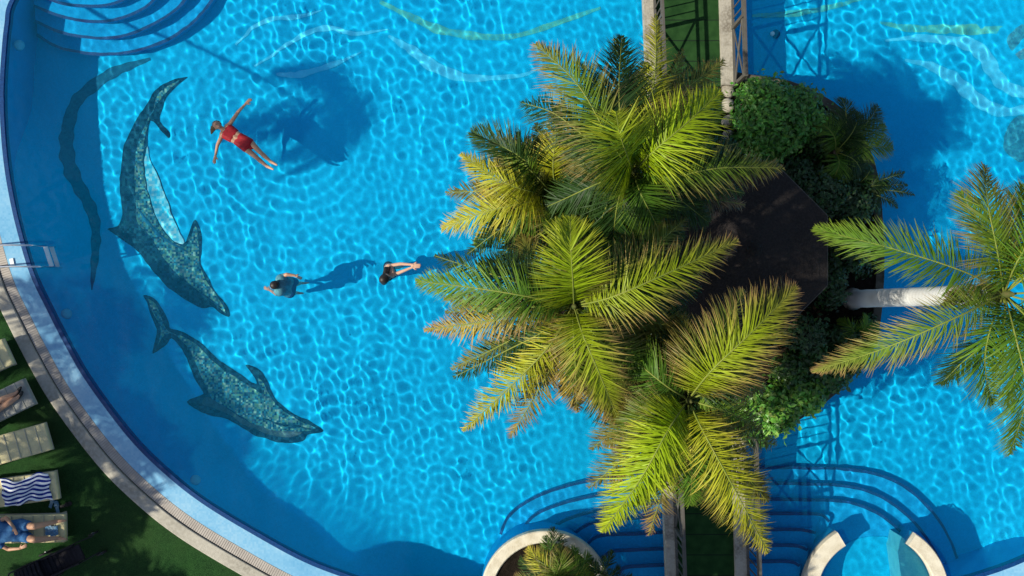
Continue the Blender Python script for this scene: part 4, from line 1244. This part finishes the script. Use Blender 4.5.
def foot(ank, heel_dir, toe, up):
    ank = Vector(ank); toe = Vector(toe)
    d = (toe - ank).normalized()
    return [(ank, ank + d * .13, .035, .026), (ank + d * .13, ank + d * .19, .027, .018), (ank, ank - Vector(up) * .03, .034, .03)]


def head_shape(c, face, crown, sc=1.0):
    """skull, jaw, nose and ears; face: the way it looks, crown: towards the top of the head"""
    f = Vector(face).normalized(); u = Vector(crown); u = (u - f * u.dot(f)).normalized(); s = f.cross(u)
    c = Vector(c)
    caps = [(c + u * .035 * sc - f * .012, c + u * .02 + f * .012, .083 * sc, .078 * sc), (c, c - u * .055 * sc + f * .025, .072 * sc, .050 * sc),
            (c - u * .085 * sc + f * .045, c - u * .088 * sc + f * .05, .026, .022),
            (c + f * .085 * sc, c + f * .102 * sc - u * .028, .010, .014)]
    for k in (-1, 1): caps.append((c + s * k * .078 * sc + u * .01, c + s * k * .08 * sc - u * .022, .014, .011))
    return caps, f, u, s


def face_parts(body, c, f, u, s):
    bm = bmesh.new()
    for k in (-1, 1): bmesh.ops.create_icosphere(bm, subdivisions=2, radius=.011, matrix=Matrix.Translation(Vector(c) + f * .080 + s * k * .032 + u * .004))
    obj_bm('eyes', bm, M['eye'], body)
    bm = bmesh.new(); p = Vector(c) + f * .086 - u * .055
    add_tube(bm, [p - s * .024, p + f * .006, p + s * .024], [.004, .008, .004], 6); obj_bm('mouth', bm, M['lip'], body)


def torso_caps(shl, shr, hl, hr, neck, headc, chest=.095, waist=.085, hip=.105, k=1.0):
    shl, shr, hl, hr, neck, headc = map(Vector, (shl, shr, hl, hr, neck, headc))
    ms, mh = (shl + shr) / 2, (hl + hr) / 2
    c = []
    for a, b in ((shl, hl), (shr, hr)):
        a2 = a.lerp(ms, .38); w = a2.lerp(b.lerp(mh, .35), .6); b2 = b.lerp(mh, .15)
        c += [(a2, w, chest * k, waist * k), (w, b2, waist * k, hip * k)]
    c += [(ms, mh, chest * k, hip * .9 * k), (shl, shr, .052 * k, .052 * k), (hl, hr, hip * .92 * k, hip * .92 * k)]
    return c


def torso_clip(shl, shr, hl, hr, t0, t1, chest, waist, hip, grow):
    """the stretch t0..t1 of a torso, a little fatter: for close fitting cloth"""
    ms, mh = (shl + shr) / 2, (hl + hr) / 2
    c = []
    def pt(side, t):
        a2 = side[0].lerp(ms, .38); b2 = side[1].lerp(mh, .15); wp = a2.lerp(side[1].lerp(mh, .35), .6)
        return a2.lerp(wp, t / .6) if t < .6 else wp.lerp(b2, (t - .6) / .4)
    def rad(t): return (lerp(chest, waist, t / .6) if t < .6 else lerp(waist, hip, min(1, (t - .6) / .4))) + grow
    n = 5
    for k in range(n):
        ta = lerp(t0, t1, k / n); tb = lerp(t0, t1, (k + 1) / n)
        for m_ in (-1, -.5, 0, .5, 1):
            L1, R1, L2, R2 = pt((shl, hl), ta), pt((shr, hr), ta), pt((shl, hl), tb), pt((shr, hr), tb)
            c.append((R1.lerp(L1, (m_ + 1) / 2), R2.lerp(L2, (m_ + 1) / 2), rad(ta) * .98, rad(tb) * .98))
        c += [(L1, R1, rad(ta) * .98, rad(ta) * .98), (L2, R2, rad(tb) * .98, rad(tb) * .98)]
    return c


# --- the floating woman in red
def V3(px, py, z): return W(px, py, z)
zc = -.045
HD = V3(218.5, 126, .0); NK = V3(223.5, 129.5, -.02)
axis = (V3(251, 147, 0) - V3(224, 129, 0)).normalized(); perp = Vector((-axis.y, axis.x, 0))
sc_ = V3(226.5, 131, zc); SHL = sc_ + perp * .15; SHR = sc_ - perp * .15
hp = V3(248.5, 145.5, zc); HL = hp + perp * .085; HR = hp - perp * .085
caps = torso_caps(SHL, SHR, HL, HR, NK, HD, chest=.072, waist=.060, hip=.078)
caps += [(sc_, NK, .05, .048), (NK, HD, .048, .05)]
hc, f_, u_, s_ = head_shape(HD, (-.25, .15, 1), -axis)
caps += hc
EL1 = V3(239, 112.5, -.02); WR1 = V3(246.5, 104.5, .0); caps += [(SHL, EL1, .047, .036), (EL1, WR1, .036, .024)]
caps += hand(WR1, V3(251, 100, 0) - WR1, (0, 0, 1), 1)
EL2 = V3(218.5, 145.5, -.02); WR2 = V3(216.3, 156.5, -.01); caps += [(SHR, EL2, .047, .036), (EL2, WR2, .036, .024)]
caps += hand(WR2, V3(215, 163, 0) - WR2, (0, 0, 1), -1)
for hh, kn, an, to in ((HL, (262, 153.5, -.05), (271.5, 162, -.05), (277, 165, .02)), (HR, (257.5, 158, -.05), (267.5, 166.5, -.05), (273.5, 169.5, .02))):
    K, A, T = V3(*kn), V3(*an), V3(*to); caps += [(hh, K, .070, .046), (K, K.lerp(A, .3), .045, .047), (K.lerp(A, .3), A, .047, .029)]
    caps += foot(A, None, T, (0, 0, 0))
body = capsules('person', caps, M['skin'])
body.location.z = .055
tag(body, 'woman in a red swimsuit floating on her back with arms spread', 'person')
face_parts(body, HD, f_, u_, s_)
capsules('swimsuit_top', torso_clip(SHL, SHR, HL, HR, .08, .34, .072, .060, .078, .012), M['red'], body, .008, 4)
capsules('swimsuit_bottom', torso_clip(SHL, SHR, HL, HR, .60, 1.0, .072, .060, .078, .013) + [(hp, hp + axis * .09, .078, .045)], M['red'], body, .008, 4)
hb = HD - Vector(u_) * 0 + Vector(u_) * .035 - Vector(f_) * .02
hair = [(hb, hb - Vector(f_) * .02 + u_ * .03, .094, .09)]
for k in (-1.2, -.5, .2, .9, 1.5):
    hair.append((hb + s_ * .04 * k, V3(211.5 + abs(k) * .6, 131 - k * 2.6, -.05), .05, .016))
capsules('hair', hair, M['hair_blond'], body, .008, 3)

# --- the swimmer in a grey shirt, wading
HD = V3(274.5, 285.5, .12); sc_ = V3(280.5, 285, -.02)
axis = (V3(293, 288, 0) - V3(274, 285, 0)).normalized(); perp = Vector((-axis.y, axis.x, 0))
SHL = sc_ + perp * .18; SHR = sc_ - perp * .18
hp = V3(291, 287.5, -.28); HL = hp + perp * .1; HR = hp - perp * .1
NK = sc_.lerp(HD, .5)
caps = torso_caps(SHL, SHR, HL, HR, NK, HD, chest=.11, waist=.1, hip=.11) + [(sc_, NK, .06, .055), (NK, HD, .055, .055)]
hc, f_, u_, s_ = head_shape(HD, (-.75, -.35, -.2), (-.3, 0, 1)); caps += hc
E1 = V3(287, 274.5, .03); W1 = V3(295, 275.5, .0); caps += [(SHL, E1, .05, .04), (E1, W1, .04, .027)] + hand(W1, V3(300, 278, -.02) - W1, (0, 0, 1), -1)
E2 = V3(277, 294, -.30); W2 = V3(271, 290, -.45); caps += [(SHR, E2, .05, .04), (E2, W2, .04, .027)] + hand(W2, Vector((-1, .4, -.2)), (0, 0, 1), 1)
for hh, kn, an, to in ((HL, hp + Vector((.04, .08, -.42)), hp + Vector((.06, .1, -.80)), None), (HR, hp + Vector((-.04, -.12, -.43)), hp + Vector((-.06, -.12, -.84)), None)):
    K, A = Vector(kn), Vector(an); caps += [(hh, K, .09, .06), (K, A, .058, .036)] + foot(A, None, A + Vector((.1, 0, -.1)), (0, 0, 0))
body = capsules('person', caps, M['skin'])
tag(body, 'swimmer in a grey green shirt and navy shorts, upright in the water', 'person')
ms = sc_
capsules('shirt', torso_caps(SHL, SHR, HL.lerp(SHL, .2), HR.lerp(SHR, .2), NK, HD, chest=.122, waist=.114, hip=.12) + [(SHL, SHL.lerp(E1, .35), .062, .055), (SHR, SHR.lerp(E2, .35), .062, .055)], M['teal'], body, .009, 4)
capsules('shorts', [(HL, HR, .128, .128), (HL, HL + Vector((.03, .02, -.22)), .112, .09), (HR, HR + Vector((-.01, -.01, -.22)), .112, .09)], M['navy'], body, .009, 3)
capsules('hair', [(HD + u_ * .04 - f_ * .02, HD + u_ * .03 - f_ * .04, .092, .088), (HD - f_ * .04, HD - f_ * .04 - u_ * .03, .07, .06)], M['hair_dark'], body, .009, 3)
face_parts(body, HD, f_, u_, s_)

# --- the dark haired swimmer with joined hands
HD = V3(385.5, 277, .10); SHL = V3(388.5, 265.8, -.04); SHR = V3(392.5, 275.5, -.04); sc_ = (SHL + SHR) / 2
NK = sc_.lerp(HD, .55); NK.z = .0
hp = sc_ + Vector((-.10, 0, -.50)); HL = hp + Vector((.0, .1, 0)); HR = hp + Vector((0, -.1, 0))
caps = torso_caps(SHL, SHR, HL, HR, NK, HD, chest=.09, waist=.078, hip=.1) + [(sc_, NK, .05, .046), (NK, HD, .046, .05)]
hc, f_, u_, s_ = head_shape(HD, (.9, .25, .1), (-.1, -.3, 1)); caps += hc
for a, e, w_, tip, th in ((SHL, (401, 263.8, .0), (413, 264.6, .03), (420, 265.6, .03), -1), (SHR, (402, 271.5, .0), (412.5, 267.2, .03), (419.5, 266.2, .03), 1)):
    E, Wr, T = V3(*e), V3(*w_), V3(*tip); caps += [(a, E, .044, .035), (E, Wr, .035, .024)] + hand(Wr, T - Wr, (0, 0, 1), th, .1)
for hh, dx in ((HL, .10), (HR, -.06)):
    K = hh + Vector((.08 + dx, 0, -.40)); A = K + Vector((-.12, 0, -.36)); caps += [(hh, K, .085, .056), (K, A, .055, .034)] + foot(A, None, A + Vector((.1, 0, -.06)), (0, 0, 0))
body = capsules('person', caps, M['skin_pale'])
tag(body, 'dark haired swimmer with both arms stretched out and hands joined', 'person')
capsules('bikini_top', [(SHL.lerp(sc_, .35) + Vector((0, 0, -.10)), SHR.lerp(sc_, .35) + Vector((0, 0, -.10)), .1, .1)], M['black'], body, .009, 2)
capsules('bikini_bottom', [(HL, HR, .112, .112), (hp, hp + Vector((0, 0, -.08)), .1, .07)], M['black'], body, .009, 2)
hb = HD + Vector((-.01, -.03, .02))
capsules('hair', [(hb, hb + Vector((-.02, -.02, .02)), .105, .10), (hb, V3(384, 281.5, .06), .1, .075), (hb, V3(386, 269, .05), .07, .05), (hb, V3(389.5, 267.5, .04), .05, .03)], M['hair_dark'], body, .009, 3)
face_parts(body, HD, f_, u_, s_)

# --- person in blue lying on the last lounger
def on(mx, x, y, z): return mx @ Vector((x, y, z))
m = m5
hp = on(m, -.86, .02, .47); HL = on(m, -.84, .12, .47); HR = on(m, -.84, -.09, .47)
SHL = on(m, -1.33, .19, .60); SHR = on(m, -1.31, -.17, .60); sc_ = (SHL + SHR) / 2; HD = on(m, -1.61, .02, .74); NK = on(m, -1.45, .01, .66)
caps = torso_caps(SHL, SHR, HL, HR, NK, HD, chest=.105, waist=.10, hip=.115) + [(sc_, NK, .055, .05), (NK, HD, .05, .052)]
hc, f_, u_, s_ = head_shape(HD, (m.to_3x3() @ Vector((.55, 0, .8))), (m.to_3x3() @ Vector((-.9, 0, .45)))); caps += hc
KL = on(m, -.44, .14, .68); KR = on(m, -.44, -.13, .68)
AL = on(m, -.10, .17, .43); AR = on(m, -.10, -.17, .43)
for hh, K, A, T in ((HL, KL, AL, on(m, .06, .19, .47)), (HR, KR, AR, on(m, .06, -.18, .47))):
    caps += [(hh, K, .095, .064), (K, K.lerp(A, .3), .062, .06), (K.lerp(A, .3), A, .06, .038)] + foot(A, None, T, (0, 0, 1))
E1 = on(m, -1.05, .30, .60); W1 = on(m, -.86, .12, .66)
caps += [(SHL, E1, .05, .04), (E1, W1, .04, .027)] + hand(W1, m.to_3x3() @ Vector((.3, -.9, 0)), (0, 0, 1), 1, .3)
E2 = on(m, -1.07, -.36, .50); W2 = on(m, -.81, -.33, .56)
caps += [(SHR, E2, .05, .04), (E2, W2, .04, .027)] + hand(W2, m.to_3x3() @ Vector((.8, .35, .1)), (0, 0, 1), -1, .3)
body = capsules('person', caps, M['skin'])
tag(body, 'person in a blue outfit lying on a lounger with knees raised', 'person')
capsules('dress', torso_caps(SHL, SHR, HL, HR, NK, HD, chest=.125, waist=.128, hip=.14) + [(HL, HL.lerp(KL, .5), .125, .105), (HR, HR.lerp(KR, .5), .125, .105), (SHL, SHL.lerp(E1, .5), .07, .066), (SHR, SHR.lerp(E2, .5), .07, .066)], M['blue_dress'], body, .010, 3)
capsules('hair', [(HD + u_ * .04 - f_ * .02, HD + u_ * .03 - f_ * .04, .095, .09), (HD - f_ * .05, HD - f_ * .06 - u_ * .08, .08, .06)], M['hair_dark'], body, .009, 3)
face_parts(body, HD, f_, u_, s_)
# the cloth lying between the feet
V_, F_ = [], []
for j in range(13):
    for i in range(17):
        u, v = i / 16, j / 12
        x = -.38 + u * .26; y = -.13 + v * .26 * (1 - .3 * u) + .02 * math.sin(u * 8)
        z = .377 + .02 * abs(math.sin(u * 9 + v * 4)) + .02 * abs(math.sin(v * 8 - u * 5))
        V_.append(m @ Vector((x, y, z)))
for j in range(12):
    for i in range(16):
        a = j * 17 + i; F_.append((a, a + 1, a + 18, a + 17))
M['pale_blue'] = mat('pale_blue_cloth', (.12, .26, .42), .9, .1, noise=[(12, .8, (.3, .42, .5), 3)], bump=(20, .5))
cl = link_mesh('folded_cloth', V_, F_, M['pale_blue'], smooth=True); sd = cl.modifiers.new('t', 'SOLIDIFY'); sd.thickness = .01
tag(cl, 'crumpled pale blue cloth between the feet of the person in blue', 'cloth')

# --- bather whose legs reach into view
m = m2
hp = on(m, -1.02, 0, .46); HL = on(m, -1.0, .1, .46); HR = on(m, -1.0, -.1, .46)
SHL = on(m, -1.48, .18, .64); SHR = on(m, -1.48, -.18, .64); sc_ = (SHL + SHR) / 2; HD = on(m, -1.78, 0, .8); NK = on(m, -1.6, 0, .71)
caps = torso_caps(SHL, SHR, HL, HR, NK, HD) + [(sc_, NK, .055, .05), (NK, HD, .05, .052)]
hc, f_, u_, s_ = head_shape(HD, (m.to_3x3() @ Vector((.4, 0, .9))), (m.to_3x3() @ Vector((-.9, 0, .4)))); caps += hc
AL, AR = on(m, -.22, .07, .41), on(m, -.22, -.02, .42)
for hh, K, A, T in ((HL, on(m, -.6, .08, .45), AL, on(m, -.07, .12, .46)), (HR, on(m, -.6, -.06, .45), AR, on(m, -.07, .02, .48))):
    caps += [(hh, K, .09, .062), (K, K.lerp(A, .3), .06, .062), (K.lerp(A, .3), A, .062, .036)] + foot(A, None, T, (0, 0, 1))
for S_, y, th in ((SHL, .27, 1), (SHR, -.27, -1)):
    E, Wr = on(m, -1.25, y, .44), on(m, -1.0, y * .95, .42); caps += [(S_, E, .05, .04), (E, Wr, .04, .027)] + hand(Wr, m.to_3x3() @ Vector((1, 0, 0)), (0, 0, 1), th)
body = capsules('person', caps, M['skin'])
tag(body, 'bather with crossed bare legs and dark sandals on the grey lounger', 'person')
capsules('shorts', [(HL, HR, .112, .112), (HL, HL.lerp(on(m, -.6, .08, .45), .4), .108, .09), (HR, HR.lerp(on(m, -.6, -.06, .45), .4), .108, .09)], M['navy'], body, .010, 3)
capsules('hair', [(HD + u_ * .04 - f_ * .02, HD + u_ * .03 - f_ * .04, .095, .09)], M['hair_dark'], body, .009, 3)
face_parts(body, HD, f_, u_, s_)
for A, T in ((AL, on(m, -.07, .12, .46)), (AR, on(m, -.07, .02, .48))):
    d = (T - A).normalized()
    capsules('sandal', [(A + Vector((0, 0, -.02)), A + d * .12 + Vector((0, 0, -.012)), .042, .036), (A + d * .12, A + d * .18, .034, .026)], M['rubber'], body, .009, 1)

# ------------------------------------------------------------------ shoes and pushchair on the turf
for k, (px, py, a, mt, lb) in enumerate(((52, 502, 70, 'pale_blue', 'pale blue grey sandal beside the striped towel lounger'), (57, 507, 100, 'pale_blue', 'pale blue grey sandal lying across the other one'), (66, 505, 20, 'rubber', 'black sandal on the dark turf beside the grey pair'))):
    c = W(px, py, .06); R3 = Matrix.Rotation(math.radians(a), 3, 'Z')
    t = empty('sandal', Vector((c.x, c.y, .045)), lb, 'sandal', 'sandals on the turf')
    bm = bmesh.new()
    sole = [(-.13, -.03), (-.12, .03), (-.03, .032), (.05, .045), (.11, .04), (.135, .0), (.11, -.038), (.05, -.045), (-.03, -.03)]
    add_prism(bm, [tuple((R3 @ Vector((x, y, 0)) + c)[:2]) for x, y in sole], .047, .07); obj_bm('sole', bm, M[mt], t)
    bm = bmesh.new(); add_tube(bm, [R3 @ Vector((.02, -.045, .0)) + c, R3 @ Vector((.05, -.02, .05)) + c, R3 @ Vector((.05, .02, .05)) + c, R3 @ Vector((.02, .045, .0)) + c], .012, 6); obj_bm('strap', bm, M[mt], t)

ang = math.radians(24); c0 = W(66, 558, .3); c0.z = .045
R3 = Matrix.Translation(c0) @ Matrix.Rotation(ang, 4, 'Z')
pc = empty('pushchair', c0, 'black pushchair folded out low on the turf beside the person in blue', 'pushchair', rz=ang)
def pp(name, fn, mt, parent=pc, smooth=False):
    bm = bmesh.new(); fn(bm); bmesh.ops.transform(bm, matrix=R3, verts=bm.verts[:]); return obj_bm(name, bm, mt, parent, smooth)
def seatf(bm):
    n = 12
    for i in range(n):
        s = i / (n - 1); x = -.55 + s * .95; add_box(bm, (x, 0, .42 - .10 * math.sin(s * 3.1) + .12 * (1 - s)), (.10, .36 - .05 * abs(s - .5), .05), None, .015)
    for sd_ in (-1, 1): add_box(bm, (-.05, sd_ * .19, .45), (.8, .03, .14), None, .012)
pp('seat', seatf, M['black'])
def hood(bm):
    for i in range(7):
        a = i / 6 * 1.7; r = .24
        pts = [Vector((-.42 - .05 * i, -.2, .50)), Vector((-.40 - .06 * i, -.16, .50 + r * math.sin(a * .8 + .3))), Vector((-.39 - .06 * i, 0, .54 + r * math.sin(a * .8 + .3))), Vector((-.40 - .06 * i, .16, .50 + r * math.sin(a * .8 + .3))), Vector((-.42 - .05 * i, .2, .50))]
        add_tube(bm, pts, .038, 6)
pp('hood', hood, M['black'])
fr_ = pp('frame', lambda bm: [add_tube(bm, [(-.75, s * .22, .75), (-.3, s * .21, .5), (.35, s * .2, .28), (.62, s * .18, .14)], .013, 8) for s in (-1, 1)] + [add_tube(bm, [(-.1, s * .21, .42), (-.4, s * .24, .13)], .013, 8) for s in (-1, 1)], M['rubber'])
pp('handle', lambda bm: add_tube(bm, cat([(-.75, -.22, .75), (-.86, -.2, .79), (-.9, 0, .8), (-.86, .2, .79), (-.75, .22, .75)], 5), .017, 8), M['rubber'])
for (x, y, r) in ((-.4, .26, .13), (-.4, -.26, .13), (.62, .22, .09), (.62, -.22, .09)):
    wh = pp('wheel', lambda bm: [add_tube(bm, [(x + r * math.cos(a), y, r + r * math.sin(a)) for a in [k * math.pi / 10 for k in range(21)]], .02, 6)] + [add_tube(bm, [(x, y, r), (x + r * math.cos(a), y, r + r * math.sin(a))], .006, 5) for a in [k * math.pi / 3 for k in range(6)]], M['rubber'])
    bm = bmesh.new(); add_tube(bm, [(x, y - .025, r), (x, y + .025, r)], .03, 10); bmesh.ops.transform(bm, matrix=R3, verts=bm.verts[:]); obj_bm('hub', bm, M['steel'], wh)

# ------------------------------------------------------------------ unseen palms past the turf, placed for their shade on it and the water
def shade_palm(x, y, h, rad, nf, label, seed, base=None, wid=.085, tr=.12):
    random.seed(seed)
    b = Vector((*(base or (x, y)), .04)); hb = Vector((x, y, h)); t = empty('palm_tree', b, label, 'palm', 'palms beyond the loungers')
    bm = bmesh.new(); add_tube(bm, [b.lerp(hb, i / 10) + Vector((.1 * math.sin(i), 0, 0)) for i in range(11)], [lerp(tr * 1.3, tr * .8, i / 10) for i in range(11)], 12)
    obj_bm('trunk', bm, M['trunk'], t, smooth=True)
    for i in range(nf):
        a = i * 2.399 + random.uniform(-.2, .2); l = rad * random.uniform(.85, 1.1); e = random.uniform(-.6, .5); dv = Vector((math.cos(a), math.sin(a), 0))
        frond(t, [hb, hb + dv * l * .35 + Vector((0, 0, .5 + e * .5)), hb + dv * l * .75 + Vector((0, 0, .3 + e * .6)), hb + dv * l + Vector((0, 0, -.5 + e))], pal=random.choice(['green', 'dark', 'green_brown']), n=40, L=.6, wid=wid)
    return t


shade_palm(-12.7, 2.0, 7.0, 1.2, 8, 'tall leaning palm added out of view for its shade, level with the long curved dolphin', 4, base=(-11.9, 7.2), wid=.05, tr=.036)  # unseen; lean and thin trunk chosen to keep its trunk shadow faint
shade_palm(-14.6, -2.4, 5.0, 1.6, 9, 'palm added out of view to soften the wall shade, behind the lounger nearest the ladder', 15, wid=.06, tr=.09)  # unseen, added to break up the hard edge of the wall's shade
shade_palm(-13.6, -5.0, 4.8, 2.0, 13, 'shade palm behind the lounger with the striped towel', 6, wid=.07, tr=.1)
shade_palm(-12.6, -8.2, 4.4, 1.9, 15, 'shade palm behind the pushchair', 8, wid=.08)
shade_palm(-.9, -7.15, 5.0, 1.8, 36, 'leaning shade palm on the lawn behind the round planter', 9, base=(-1.0, -8.9))
for o in S.objects:        # whatever may stand in the water receives the light the waves focus
    if o.type == 'MESH' and o.name.split('.')[0] not in ('frond', 'stalk', 'foliage', 'water', 'lawn'):
        o.cycles.is_caustics_receiver = True
